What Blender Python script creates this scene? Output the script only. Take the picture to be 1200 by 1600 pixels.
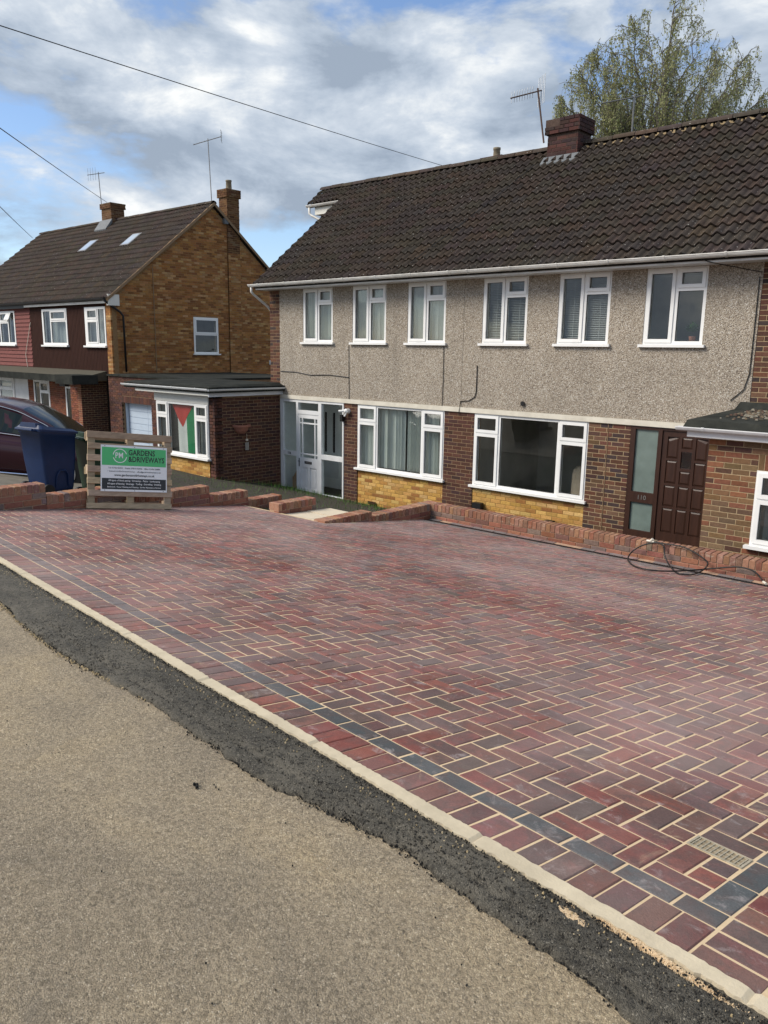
import bpy, math, random
from mathutils import Vector, Matrix
random.seed(11)
sc = bpy.context.scene
for o in list(bpy.data.objects): bpy.data.objects.remove(o, do_unlink=True)
R = math.radians

# ------------------------------------------------------------------ camera
CAM = Vector((9.22, -12.6226, 3.45))
RT = Vector((0.74581776, 0.6659779, 0.01514327)); UP = Vector((-0.14518772, 0.1403233, 0.97940283)); FW = Vector((-0.65013568, 0.73265464, -0.20134742))
cd = bpy.data.cameras.new("camera"); cam = bpy.data.objects.new("camera", cd); sc.collection.objects.link(cam)
cd.sensor_fit = 'VERTICAL'; cd.sensor_height = 24; cd.lens = 1226.446 / 1600 * 24; cd.clip_end = 2000; cd.clip_start = .05
m3 = Matrix((RT, UP, -FW)).transposed()
cam.matrix_world = Matrix.Translation(CAM) @ m3.to_4x4()
sc.camera = cam
sc.render.resolution_x = 768; sc.render.resolution_y = 1024

# ------------------------------------------------------------------ sky, sun, exposure
SUN_EL, SUN_AZ = R(42), R(218)       # azimuth of the sun, clockwise from +Y
wd = bpy.data.worlds.new("World"); sc.world = wd; wd.use_nodes = True
nt = wd.node_tree; nt.nodes.clear()
SKY_A = (3.1, 7.4, 0.); SKY_B = (8.3, 1.1, 5.)
def wn(t, **k):
    n = nt.nodes.new(t)
    for a, b in k.items(): setattr(n, a, b)
    return n
def wmath(op, a, b=None, clamp=False):
    n = wn('ShaderNodeMath', operation=op, use_clamp=clamp)
    for i, s in enumerate((a, b)):
        if s is None: continue
        if isinstance(s, (int, float)): n.inputs[i].default_value = s
        else: nt.links.new(s, n.inputs[i])
    return n.outputs[0]
def wnoise(vec, scale, detail, rough, dist=0., off=(0, 0, 0)):
    mp = wn('ShaderNodeMapping'); mp.inputs['Location'].default_value = off; nt.links.new(vec, mp.inputs[0])
    n = wn('ShaderNodeTexNoise'); n.inputs['Scale'].default_value = scale; n.inputs['Detail'].default_value = detail
    n.inputs['Roughness'].default_value = rough; n.inputs['Distortion'].default_value = dist
    nt.links.new(mp.outputs[0], n.inputs['Vector']); return n.outputs['Fac']
def wramp(fac, pts):
    n = wn('ShaderNodeValToRGB'); e = n.color_ramp.elements
    while len(e) < len(pts): e.new(.5)
    for el, (p, c) in zip(e, pts): el.position = p; el.color = (c[0], c[1], c[2], 1)
    nt.links.new(fac, n.inputs[0]); return n.outputs[0]
def wmix(f, a, b):
    n = wn('ShaderNodeMixRGB')
    for i, s in enumerate((f, a, b)):
        if isinstance(s, tuple): n.inputs[i].default_value = (*s, 1)
        elif isinstance(s, (int, float)): n.inputs[i].default_value = s
        else: nt.links.new(s, n.inputs[i])
    return n.outputs[0]
sky = wn('ShaderNodeTexSky', sky_type='NISHITA', sun_disc=False)
sky.sun_elevation = SUN_EL; sky.sun_rotation = SUN_AZ; sky.air_density = 1.0; sky.dust_density = .6; sky.ozone_density = 1.6
tc = wn('ShaderNodeTexCoord'); sp = wn('ShaderNodeSeparateXYZ'); nt.links.new(tc.outputs['Generated'], sp.inputs[0])
cv = wn('ShaderNodeVectorMath', operation='MULTIPLY'); nt.links.new(tc.outputs['Generated'], cv.inputs[0]); cv.inputs[1].default_value = (1, 1, 2.3)
body = wnoise(cv.outputs[0], 2.6, 9, .56, .2, SKY_A)
detail = wnoise(cv.outputs[0], 5.5, 11, .60, .25, (1.7, 4.2, 2.))
tone = wnoise(cv.outputs[0], 2.4, 8, .58, .35, SKY_B)
cover = wmath('ADD', body, wmath('MULTIPLY', wmath('SUBTRACT', detail, .5), .45))
alpha = wramp(cover, [(.385, (0, 0, 0)), (.48, (1, 1, 1))])
tn = wmath('ADD', tone, wmath('MULTIPLY', wmath('SUBTRACT', detail, .5), .9))
ccol = wramp(tn, [(.38, (1.75, 2.12, 2.65)), (.47, (2.4, 2.8, 3.35)), (.56, (3.2, 3.55, 4.0)), (.67, (4.9, 5.0, 5.0))])
skyb = wn('ShaderNodeMixRGB', blend_type='MULTIPLY'); skyb.inputs[0].default_value = 1; nt.links.new(sky.outputs[0], skyb.inputs[1]); skyb.inputs[2].default_value = (.78, .82, .90, 1)
mixed = wmix(alpha, skyb.outputs[0], ccol)
bg = wn('ShaderNodeBackground'); bg.inputs[1].default_value = .10; nt.links.new(mixed, bg.inputs[0])
wo = wn('ShaderNodeOutputWorld'); nt.links.new(bg.outputs[0], wo.inputs[0])
sl = bpy.data.lights.new("sun", 'SUN'); sl.energy = 2.1; sl.angle = R(26); sl.color = (1, .92, .80)
so = bpy.data.objects.new("sun", sl); sc.collection.objects.link(so)
sd = Vector((math.sin(SUN_AZ) * math.cos(SUN_EL), math.cos(SUN_AZ) * math.cos(SUN_EL), math.sin(SUN_EL)))
so.rotation_euler = sd.to_track_quat('Z', 'Y').to_euler(); so.location = (0, -20, 30)
vs = sc.view_settings; vs.view_transform = 'Standard'; vs.look = 'None'; vs.exposure = 1.02; vs.gamma = 1; vs.use_curve_mapping = False

# ------------------------------------------------------------------ geometry helpers
COL = sc.collection
ORG = {}                                    # object -> world origin its mesh data is relative to
def put(o, parent=None):
    COL.objects.link(o)
    if parent: o.parent = parent; ORG[o] = ORG[parent]
    else: ORG.setdefault(o, Vector((0, 0, 0)))
    return o
def tag(o, label=None, cat=None, group=None, kind=None):
    if label: o['label'] = label
    if cat: o['category'] = cat
    if group: o['group'] = group
    if kind: o['kind'] = kind
    return o
def thing(name, label, cat, loc=(0, 0, 0), rot=None, group=None):
    o = bpy.data.objects.new(name, None); o.empty_display_size = .2; o.location = loc
    if rot is not None: o.rotation_euler = rot
    ORG[o] = Vector(loc); put(o); return tag(o, label, cat, group)
class MB:
    def __init__(s): s.v = []; s.f = []; s.c = []; s.T = None; s.hascol = False
    def face(s, pts, col=None):
        i = len(s.v)
        for p in pts: s.v.append(tuple(s.T(*p)) if s.T else tuple(p))
        s.f.append(tuple(range(i, i + len(pts)))); s.c.append(col)
        if col: s.hascol = True
    def hexa(s, P, col=None):                # P: 4 bottom (ccw from above), 4 top
        i = len(s.v)
        for p in P: s.v.append(tuple(s.T(*p)) if s.T else tuple(p))
        for q in ((3, 2, 1, 0), (4, 5, 6, 7), (0, 1, 5, 4), (1, 2, 6, 5), (2, 3, 7, 6), (3, 0, 4, 7)):
            s.f.append(tuple(i + k for k in q)); s.c.append(col)
        if col: s.hascol = True
    def box(s, x0, x1, y0, y1, z0, z1, col=None):
        s.hexa([(x0, y0, z0), (x1, y0, z0), (x1, y1, z0), (x0, y1, z0), (x0, y0, z1), (x1, y0, z1), (x1, y1, z1), (x0, y1, z1)], col)
    def cbox(s, x0, x1, y0, y1, z0, z1, c=.005, col=None):   # box chamfered round its -y face
        a = [(x0, z0), (x1, z0), (x1, z1), (x0, z1)]; b = [(x0 + c, z0 + c), (x1 - c, z0 + c), (x1 - c, z1 - c), (x0 + c, z1 - c)]
        s.face([(p[0], y0, p[1]) for p in b], col)
        for k in range(4):
            n = (k + 1) % 4
            s.face([(a[k][0], y0 + c, a[k][1]), (a[n][0], y0 + c, a[n][1]), (b[n][0], y0, b[n][1]), (b[k][0], y0, b[k][1])], col)
            s.face([(a[k][0], y1, a[k][1]), (a[n][0], y1, a[n][1]), (a[n][0], y0 + c, a[n][1]), (a[k][0], y0 + c, a[k][1])], col)
        s.face([(p[0], y1, p[1]) for p in reversed(a)], col)
    def bar(s, p, q, w, h=None, up=(0, 0, 1)):
        p = Vector(p); q = Vector(q); d = (q - p).normalized(); sd_ = d.cross(Vector(up))
        if sd_.length < 1e-4: sd_ = d.cross(Vector((1, 0, 0)))
        sd_.normalize(); u = sd_.cross(d); h = h or w
        A = [sd_ * (a * w / 2) + u * (b * h / 2) for a, b in ((-1, -1), (1, -1), (1, 1), (-1, 1))]
        s.hexa([p + A[0], p + A[1], q + A[1], q + A[0], p + A[3], p + A[2], q + A[2], q + A[3]])
    def tube(s, path, r, n=8, cap=True, closed=False, col=None):
        path = [Vector(p) for p in path]; N = len(path); rings = []
        prev = None
        for k, p in enumerate(path):
            a = path[k - 1] if (k or closed) else p; b = path[(k + 1) % N] if (k < N - 1 or closed) else p
            d = (b - a).normalized()
            if prev is None:
                x = d.cross(Vector((0, 0, 1)))
                if x.length < 1e-3: x = d.cross(Vector((1, 0, 0)))
            else: x = prev - d * prev.dot(d)
            x.normalize(); prev = x; y = d.cross(x)
            rr = r[k] if isinstance(r, (list, tuple)) else r
            rings.append([p + (x * math.cos(t * 2 * math.pi / n) + y * math.sin(t * 2 * math.pi / n)) * rr for t in range(n)])
        base = len(s.v)
        for g in rings:
            for p in g: s.v.append(tuple(s.T(*p)) if s.T else tuple(p))
        if col: s.hascol = True
        for k in range(N if closed else N - 1):
            for t in range(n):
                a = base + k * n; b = base + ((k + 1) % N) * n; u = (t + 1) % n
                s.f.append((a + t, a + u, b + u, b + t)); s.c.append(col)
        if cap and not closed:
            s.f.append(tuple(base + t for t in reversed(range(n)))); s.c.append(col)
            s.f.append(tuple(base + (N - 1) * n + t for t in range(n))); s.c.append(col)
    def lathe(s, prof, n=16, c=(0, 0, 0), half=False):
        base = len(s.v); m = n + 1 if half else n
        for r, z in prof:
            for t in range(m):
                a = t * (math.pi if half else 2 * math.pi) / n
                p = (c[0] + r * math.cos(a), c[1] + r * math.sin(a), c[2] + z); s.v.append(tuple(s.T(*p)) if s.T else p)
        for k in range(len(prof) - 1):
            for t in range(n):
                u = t + 1 if half else (t + 1) % n
                s.f.append((base + k * m + t, base + k * m + u, base + (k + 1) * m + u, base + (k + 1) * m + t)); s.c.append(None)
    def prism(s, poly, vec, col=None):        # poly: 3D points, extruded along vec
        vec = Vector(vec); a = [Vector(p) for p in poly]; b = [p + vec for p in a]; n = len(a)
        s.face(list(reversed(a)), col); s.face(b, col)
        for k in range(n): s.face([a[k], a[(k + 1) % n], b[(k + 1) % n], b[k]], col)
    def holed(s, x0, x1, z0, z1, y0, y1, holes, col=None):   # slab in the xz plane with rectangular holes
        xs = sorted({x0, x1} | {min(max(h[k], x0), x1) for h in holes for k in (0, 1)}); zs = sorted({z0, z1} | {min(max(h[k], z0), z1) for h in holes for k in (2, 3)})
        inh = lambda a, b: any(h[0] < a < h[1] and h[2] < b < h[3] for h in holes)
        G = [[not inh((xs[i] + xs[i + 1]) / 2, (zs[j] + zs[j + 1]) / 2) for j in range(len(zs) - 1)] for i in range(len(xs) - 1)]
        for i in range(len(xs) - 1):
            for j in range(len(zs) - 1):
                if not G[i][j]: continue
                a, b, c, d = xs[i], xs[i + 1], zs[j], zs[j + 1]
                s.face([(a, y0, c), (b, y0, c), (b, y0, d), (a, y0, d)], col); s.face([(a, y1, d), (b, y1, d), (b, y1, c), (a, y1, c)], col)
                if i == 0 or not G[i - 1][j]: s.face([(a, y1, c), (a, y0, c), (a, y0, d), (a, y1, d)], col)
                if i == len(xs) - 2 or not G[i + 1][j]: s.face([(b, y0, c), (b, y1, c), (b, y1, d), (b, y0, d)], col)
                if j == 0 or not G[i][j - 1]: s.face([(a, y1, c), (b, y1, c), (b, y0, c), (a, y0, c)], col)
                if j == len(zs) - 2 or not G[i][j + 1]: s.face([(a, y0, d), (b, y0, d), (b, y1, d), (a, y1, d)], col)
    def mesh(s, name, org=Vector((0, 0, 0)), smooth=False):
        me = bpy.data.meshes.new(name); me.from_pydata([(x - org[0], y - org[1], z - org[2]) for x, y, z in s.v], [], s.f)
        if s.hascol:
            at = me.color_attributes.new("Col", 'FLOAT_COLOR', 'CORNER'); k = 0; buf = []
            for f, c in zip(s.f, s.c): buf += list(c or (.5, .5, .5, 1)) * len(f)
            at.data.foreach_set("color", buf)
        if smooth: me.shade_smooth()
        me.update(); return me
def part(mb, name, mat, parent=None, smooth=False, local=False, weld=False):
    org = Vector((0, 0, 0)) if (local or not parent) else ORG[parent]
    me = mb.mesh(name, org, smooth)
    if weld or smooth:
        import bmesh
        b = bmesh.new(); b.from_mesh(me); bmesh.ops.remove_doubles(b, verts=b.verts, dist=1e-4); b.to_mesh(me); b.free()
        if smooth: me.shade_smooth()
    me.materials.append(mat)
    return put(bpy.data.objects.new(name, me), parent)
class Fr:                                   # a wall's own axes: a along, d into the wall, z up
    def __init__(s, O, ang): s.O = Vector(O); s.ang = R(ang); s.c = math.cos(s.ang); s.s = math.sin(s.ang)
    def __call__(s, a, d, z): return (s.O.x + a * s.c - d * s.s, s.O.y + a * s.s + d * s.c, s.O.z + z)
def mbT(fr):
    m = MB(); m.T = fr; return m
FRONT = Fr((0, 0, 0), 0)

# ------------------------------------------------------------------ materials
def newmat(name):
    m = bpy.data.materials.new(name); m.use_nodes = True; t = m.node_tree; t.nodes.clear()
    o = t.nodes.new('ShaderNodeOutputMaterial'); b = t.nodes.new('ShaderNodeBsdfPrincipled'); t.links.new(b.outputs[0], o.inputs[0]); return m, t, b
class NT:
    def __init__(s, t): s.t = t
    def n(s, typ, **k):
        n = s.t.nodes.new(typ)
        for a, b in k.items(): setattr(n, a, b)
        return n
    def set(s, sock, v):
        if isinstance(v, bpy.types.NodeSocket): s.t.links.new(v, sock)
        elif isinstance(v, (tuple, list)): sock.default_value = (*v, 1) if len(v) == 3 and len(sock.default_value) == 4 else v
        else: sock.default_value = v
    def math(s, op, a, b=0., clamp=False):
        n = s.n('ShaderNodeMath', operation=op, use_clamp=clamp); s.set(n.inputs[0], a); s.set(n.inputs[1], b); return n.outputs[0]
    def mix(s, f, a, b, blend='MIX'):
        n = s.n('ShaderNodeMixRGB', blend_type=blend); s.set(n.inputs[0], f); s.set(n.inputs[1], a); s.set(n.inputs[2], b); return n.outputs[0]
    def noise(s, vec, scale, detail=4, rough=.55, dist=0., out='Fac'):
        n = s.n('ShaderNodeTexNoise'); s.set(n.inputs['Vector'], vec); n.inputs['Scale'].default_value = scale; n.inputs['Detail'].default_value = detail
        n.inputs['Roughness'].default_value = rough; n.inputs['Distortion'].default_value = dist; return n.outputs[out]
    def vor(s, vec, scale, out='Color', feature='F1', rnd=1.):
        n = s.n('ShaderNodeTexVoronoi', feature=feature); s.set(n.inputs['Vector'], vec); n.inputs['Scale'].default_value = scale; n.inputs['Randomness'].default_value = rnd; return n.outputs[out]
    def ramp(s, f, pts, interp='LINEAR'):
        n = s.n('ShaderNodeValToRGB'); n.color_ramp.interpolation = interp; e = n.color_ramp.elements
        while len(e) < len(pts): e.new(.5)
        for el, (p, c) in zip(e, pts): el.position = p; el.color = (*(c if isinstance(c, tuple) else (c, c, c)), 1)
        s.set(n.inputs[0], f); return n.outputs[0]
    def bump(s, h, strength, dist=.01):
        n = s.n('ShaderNodeBump'); n.inputs['Strength'].default_value = strength; n.inputs['Distance'].default_value = dist; s.set(n.inputs['Height'], h); return n.outputs[0]
    def pos(s): return s.n('ShaderNodeNewGeometry').outputs['Position']
    def obj(s): return s.n('ShaderNodeTexCoord').outputs['Object']
    def sep(s, v): 
        n = s.n('ShaderNodeSeparateXYZ'); s.set(n.inputs[0], v); return n.outputs
    def vmul(s, v, k):
        n = s.n('ShaderNodeVectorMath', operation='MULTIPLY'); s.set(n.inputs[0], v); n.inputs[1].default_value = k; return n.outputs[0]
def M(name, col, rough=.6, var=.12, scale=6., bump=0., bscale=80., spec=.35, metal=0., src=None, speck=None, dirt=0., dirtcol=(.12, .1, .08), stretch=None, lichen=0.):
    m, t, b = newmat(name); N = NT(t); p = N.pos()
    if stretch: p = N.vmul(p, stretch)
    if src == 'obj': c = N.n('ShaderNodeObjectInfo').outputs['Color']
    elif src == 'attr': c = N.n('ShaderNodeVertexColor', layer_name='Col').outputs['Color']
    else: c = col
    n1 = N.noise(p, scale, 5, .6); k = N.ramp(n1, [(.25, 1 - var), (.75, 1 + var)])
    c = N.mix(1., c, k, 'MULTIPLY')
    if speck: c = N.mix(N.ramp(N.noise(p, speck[0], 2, .5), [(speck[1], 0.), (speck[1] + .05, 1.)]), c, speck[2])
    if lichen: c = N.mix(N.math('MULTIPLY', N.ramp(N.noise(p, 1.3, 8, .75), [(.5, 0.), (.66, 1.)]), lichen), c, (.072, .062, .046))
    if dirt: c = N.mix(N.math('MULTIPLY', N.ramp(N.noise(p, 1.7, 7, .7), [(.45, 0.), (.75, 1.)]), dirt), c, dirtcol)
    N.set(b.inputs['Base Color'], c); b.inputs['Roughness'].default_value = rough; b.inputs['Metallic'].default_value = metal
    b.inputs['Specular IOR Level'].default_value = spec
    if bump: N.set(b.inputs['Normal'], N.bump(N.noise(p, bscale, 4, .65), bump, .006))
    return m
def shade(c, k): return (c[0] * k, c[1] * k, c[2] * k)
MT = {}
MT['brick'] = M('brick face', (.2, .1, .06), .88, .22, 30, .35, 140, .2, src='obj')
MT['brick_s'] = M('brick face joined', (.2, .1, .06), .88, .22, 30, .35, 140, .2, src='attr')
MT['mortar_dk'] = M('mortar brown', (.25, .17, .105), .95, .2, 20, .3, 120, .1)
MT['mortar_lt'] = M('mortar buff', (.36, .27, .165), .95, .2, 20, .3, 120, .1)
MT['mortar_new'] = M('mortar new', (.40, .27, .19), .95, .25, 14, .3, 120, .1)
MT['mortar_yl'] = M('mortar ochre', (.34, .21, .075), .95, .2, 20, .3, 120, .1)
MT['mortar_gb'] = M('mortar gable', (.26, .16, .08), .95, .2, 20, .3, 120, .1)
MT['upvc'] = M('white pvc', (.80, .80, .79), .32, .05, 3, spec=.4, dirt=.14, dirtcol=(.45, .42, .36))
MT['paint'] = M('white gloss paint', (.70, .71, .72), .42, .07, 4, spec=.4, dirt=.25, dirtcol=(.36, .34, .3))
MT['cream'] = M('cream painted timber', (.66, .62, .53), .55, .1, 5, dirt=.45, dirtcol=(.33, .29, .22))
MT['gutter'] = M('weathered white gutter', (.68, .67, .64), .45, .08, 6, dirt=.6, dirtcol=(.25, .23, .19), stretch=(1, 1, 3))
MT['shaded_fascia'] = M('shaded white fascia', (.6, .62, .66), .5, .06, 4, dirt=.3)  # greyer copy of the white fascia, the side's shade put into its colour
MT['felt'] = M('dark roofing felt', (.026, .028, .026), .95, .3, 5, .3, 60, .05, dirt=.3, dirtcol=(.12, .12, .1))
MT['lead'] = M('lead flashing', (.13, .14, .15), .55, .25, 9, .15, 30, .4)
MT['tile'] = M('concrete roof tile', (.06, .05, .04), .9, .30, 9, .5, 170, .2, src='obj', speck=(30, .70, (.45, .43, .39)), lichen=.35)
MT['tile_s'] = M('concrete roof tile joined', (.06, .05, .04), .9, .30, 9, .5, 170, .2, src='attr', speck=(30, .70, (.45, .43, .39)), lichen=.35)
MT['under'] = M('roof underlay', (.02, .018, .016), .95)
MT['ridgemortar'] = M('ridge bedding mortar', (.33, .25, .145), .95, .35, 12, .4, 60, .1)
MT['brown_wood'] = M('dark brown stained timber', (.040, .017, .011), .42, .3, 18, .12, 60, .4, stretch=(1, 1, .12))
MT['brown_board'] = M('brown weatherboard', (.036, .014, .010), .75, .4, 10, .15, 60, .12, stretch=(3, 3, .2))
MT['red_board'] = M('red shingle', (.17, .055, .048), .7, .2, 8, .2, 60, .25)
MT['black'] = M('black plastic', (.012, .012, .013), .45, .1)
MT['rubber'] = M('black rubber', (.010, .010, .010), .5, .1, spec=.4)
MT['iron'] = M('black cast channel', (.018, .018, .019), .5, .2, 30, spec=.4)
MT['alu'] = M('aluminium', (.45, .46, .47), .35, .1, metal=.8)
MT['galv'] = M('grey steel', (.22, .215, .21), .5, .2, 12, metal=.5)
MT['rust'] = M('rusty steel', (.11, .07, .055), .7, .3, 20, metal=.2)
MT['chrome'] = M('chrome', (.75, .76, .78), .12, .03, metal=1.)
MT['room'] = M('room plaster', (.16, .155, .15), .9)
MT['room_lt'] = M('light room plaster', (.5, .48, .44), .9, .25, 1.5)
MT['porch_in'] = M('porch wall', (.72, .76, .77), .8, .08)
MT['blind'] = M('vertical blind fabric', (.72, .75, .70), .85, .06, 3)
MT['net'] = M('grey curtain', (.34, .37, .37), .9, .1, 6)
MT['venetian'] = M('venetian slat', (.52, .53, .52), .5, .05)
MT['slab'] = M('cream paving slab', (.60, .52, .40), .85, .1, 7, .2, 90, .2)
MT['conc'] = M('cream concrete kerb', (.52, .45, .33), .9, .14, 9, .35, 110, .15, dirt=.35, dirtcol=(.30, .25, .18))
MT['terracotta'] = M('terracotta', (.30, .13, .09), .8, .15)
MT['clay'] = M('chimney pot clay', (.20, .17, .12), .85, .3, 12)
MT['wood'] = M('pallet wood', (.30, .22, .145), .85, .28, 7, .35, 90, .15, stretch=(5, .6, 5), src='obj')
MT['blue_bin'] = M('blue bin plastic', (.004, .019, .072), .42, .18, 5, .05, 80, .45)
MT['green_bin'] = M('green bin plastic', (.008, .03, .014), .45, .18, 5, .05, 80, .45)
MT['white_sign'] = M('white sign board', (.78, .79, .80), .35, .02)
MT['green_sign'] = M('green sign print', (.085, .48, .17), .35, .02)
MT['dark_sign'] = M('dark sign print', (.028, .030, .033), .4, .02)
MT['white_text'] = M('white print', (.80, .80, .80), .4, .01)
MT['blue_door'] = M('pale blue garage door', (.44, .52, .62), .5, .05)
MT['garagewhite'] = M('white soffit board', (.66, .65, .60), .5, .05)
MT['flag_r'] = M('flag red', (.40, .035, .03), .85, .1, 5); MT['flag_w'] = M('flag white', (.52, .53, .53), .85, .06, 5)
MT['flag_g'] = M('flag green', (.006, .17, .065), .85, .1, 5); MT['flag_k'] = M('flag black', (.012, .013, .014), .85, .1, 5)
MT['card'] = M('cardboard', (.36, .24, .15), .9, .1)
MT['linen'] = M('beige dust sheet', (.42, .35, .28), .95, .12)
MT['bark'] = M('birch bark', (.17, .15, .12), .9, .5, 5, .3, 40, .15)
MT['leaf'] = M('birch leaf', (.10, .115, .035), .6, .1, 2, src='attr', spec=.25)
def leafy(m):
    t = m.node_tree; b = next(n for n in t.nodes if n.type == 'BSDF_PRINCIPLED'); o = next(n for n in t.nodes if n.type == 'OUTPUT_MATERIAL'); tr = t.nodes.new('ShaderNodeBsdfTranslucent'); mx = t.nodes.new('ShaderNodeMixShader'); mx.inputs[0].default_value = .4
    t.links.new(b.inputs['Base Color'].links[0].from_socket, tr.inputs[0]); t.links.new(b.outputs[0], mx.inputs[1]); t.links.new(tr.outputs[0], mx.inputs[2]); t.links.new(mx.outputs[0], o.inputs[0])
leafy(MT['leaf'])
MT['grassb'] = M('grass blade', (.07, .15, .025), .6, .3, 4, spec=.25)
MT['plantleaf'] = M('house plant leaf', (.05, .11, .03), .6, .3, 20)
MT['carpaint'] = M('dark plum car paint', (.034, .007, .013), .15, .05, 3, spec=.5)
MT['cargl'] = M('tinted car glass', (.014, .020, .018), .08, .1, spec=.35)
MT['cloth'] = M('mossy stone chips', (.075, .068, .05), .95, .4, 40)
MT['glass'] = None
def glassmat(name, tint, rough=.015, ior=1.5):
    m = bpy.data.materials.new(name); m.use_nodes = True; t = m.node_tree; t.nodes.clear(); N = NT(t)
    o = N.n('ShaderNodeOutputMaterial'); tr = N.n('ShaderNodeBsdfTransparent'); tr.inputs[0].default_value = (*tint, 1)
    g = N.n('ShaderNodeBsdfGlossy'); g.inputs['Roughness'].default_value = rough; g.inputs['Color'].default_value = (.95, .97, 1, 1)
    ge = N.n('ShaderNodeNewGeometry'); dt = N.n('ShaderNodeVectorMath', operation='DOT_PRODUCT'); N.set(dt.inputs[0], ge.outputs['Normal']); N.set(dt.inputs[1], ge.outputs['Incoming'])
    cf = N.math('ABSOLUTE', dt.outputs['Value']); fz = N.math('ADD', .05, N.math('MULTIPLY', .95, N.math('POWER', N.math('SUBTRACT', 1., cf, True), 5.)))
    N.set(g.inputs['Normal'], N.bump(N.noise(N.pos(), 1.6, 2, .5), .05, .05))
    x = N.n('ShaderNodeMixShader'); N.set(x.inputs[0], fz); N.set(x.inputs[1], tr.outputs[0]); N.set(x.inputs[2], g.outputs[0]); N.set(o.inputs[0], x.outputs[0]); return m
MT['glass'] = glassmat('window glass', (.95, .97, .96))
MT['frost'] = M('frosted glass', (.15, .195, .18), .28, .25, 2.4, spec=.6)
def pebbledash():
    m, t, b = newmat('pebbledash render'); N = NT(t); p = N.pos()
    cell = N.vor(p, 76, 'Color'); r = N.sep(cell)
    c = N.ramp(r[0], [(.0, (.13, .11, .09)), (.13, (.19, .16, .13)), (.2, (.30, .256, .203)), (.45, (.36, .312, .252)), (.66, (.42, .37, .305)), (.88, (.47, .425, .36)), (.95, (.60, .57, .52))])
    d = N.vor(p, 76, 'Distance'); c = N.mix(N.ramp(d, [(.42, 0.), (.68, .55)]), c, (.19, .155, .12))
    big = N.ramp(N.noise(p, .7, 6, .65), [(.3, .98), (.7, 1.24)]); c = N.mix(1., c, big, 'MULTIPLY')
    st = N.ramp(N.noise(N.vmul(p, (3.2, 3.2, .5)), 1., 5, .65), [(.52, 0.), (.75, .3)]); c = N.mix(st, c, (.15, .13, .11))
    N.set(b.inputs['Base Color'], c); b.inputs['Roughness'].default_value = .92; b.inputs['Specular IOR Level'].default_value = .2
    N.set(b.inputs['Normal'], N.bump(N.math('MULTIPLY', d, -1.), .9, .012)); return m
MT['dash'] = pebbledash()
def paver(src):
    m, t, b = newmat('block paving ' + src); N = NT(t); p = N.pos()
    if src == 'obj':
        oi = N.n('ShaderNodeObjectInfo'); c = oi.outputs['Color']; rnd = oi.outputs['Random']
    else:
        a = N.n('ShaderNodeVertexColor', layer_name='Col'); c = a.outputs['Color']; rnd = a.outputs['Alpha']
    off = N.n('ShaderNodeCombineXYZ'); N.set(off.inputs[0], N.math('MULTIPLY', rnd, 40.)); N.set(off.inputs[1], N.math('MULTIPLY', rnd, 23.)); N.set(off.inputs[2], 0.)
    va = N.n('ShaderNodeVectorMath', operation='ADD'); N.set(va.inputs[0], p); N.set(va.inputs[1], off.outputs[0]); q = va.outputs[0]
    mot = N.noise(q, 8, 6, .66, .6); c = N.mix(N.math('MULTIPLY', N.ramp(mot, [(.45, 0.), (.60, 1.)]), .62), c, (.10, .074, .069))
    cs = N.sep(c); redness = N.math('MULTIPLY', N.math('SUBTRACT', cs[0], cs[2]), 14., True)
    c = N.mix(N.math('MULTIPLY', N.math('MULTIPLY', N.ramp(N.noise(q, 12, 5, .7), [(.52, 0.), (.70, 1.)]), .45), redness), c, (.30, .10, .08))
    c = N.mix(N.math('MULTIPLY', N.ramp(N.noise(q, 9, 7, .72, .5), [(.57, 0.), (.70, 1.)]), .5), c, (.44, .39, .38))
    c = N.mix(1., c, N.ramp(N.noise(p, 120, 5, .75), [(.25, .70), (.75, 1.30)]), 'MULTIPLY')
    dust = N.math('MULTIPLY', N.ramp(N.noise(p, .55, 6, .62), [(.37, 0.), (.64, 1.)]), .42)
    c = N.mix(dust, c, (.43, .325, .305))
    sm = N.math('MULTIPLY', N.ramp(N.noise(p, 5.5, 7, .75, 1.2), [(.60, 0.), (.74, 1.)]), .32); c = N.mix(sm, c, (.40, .345, .32))
    sd_ = N.math('MULTIPLY', N.ramp(N.noise(p, 3.1, 9, .74, 1.), [(.62, 0.), (.72, 1.)]), .55); c = N.mix(sd_, c, (.50, .39, .26))
    N.set(b.inputs['Base Color'], c); b.inputs['Roughness'].default_value = .88; b.inputs['Specular IOR Level'].default_value = .22
    N.set(b.inputs['Normal'], N.bump(N.noise(p, 170, 5, .75), .7, .005)); return m
MT['paver'] = paver('obj'); MT['paver_s'] = paver('attr')
def sandmat():
    m, t, b = newmat('kiln dried sand'); N = NT(t); p = N.pos()
    c = N.mix(N.noise(p, 60, 5, .7), (.50, .365, .21), (.72, .56, .37)); N.set(b.inputs['Base Color'], c); b.inputs['Roughness'].default_value = .95
    N.set(b.inputs['Normal'], N.bump(N.noise(p, 300, 3, .7), .4, .003)); return m
MT['sand'] = sandmat()
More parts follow.
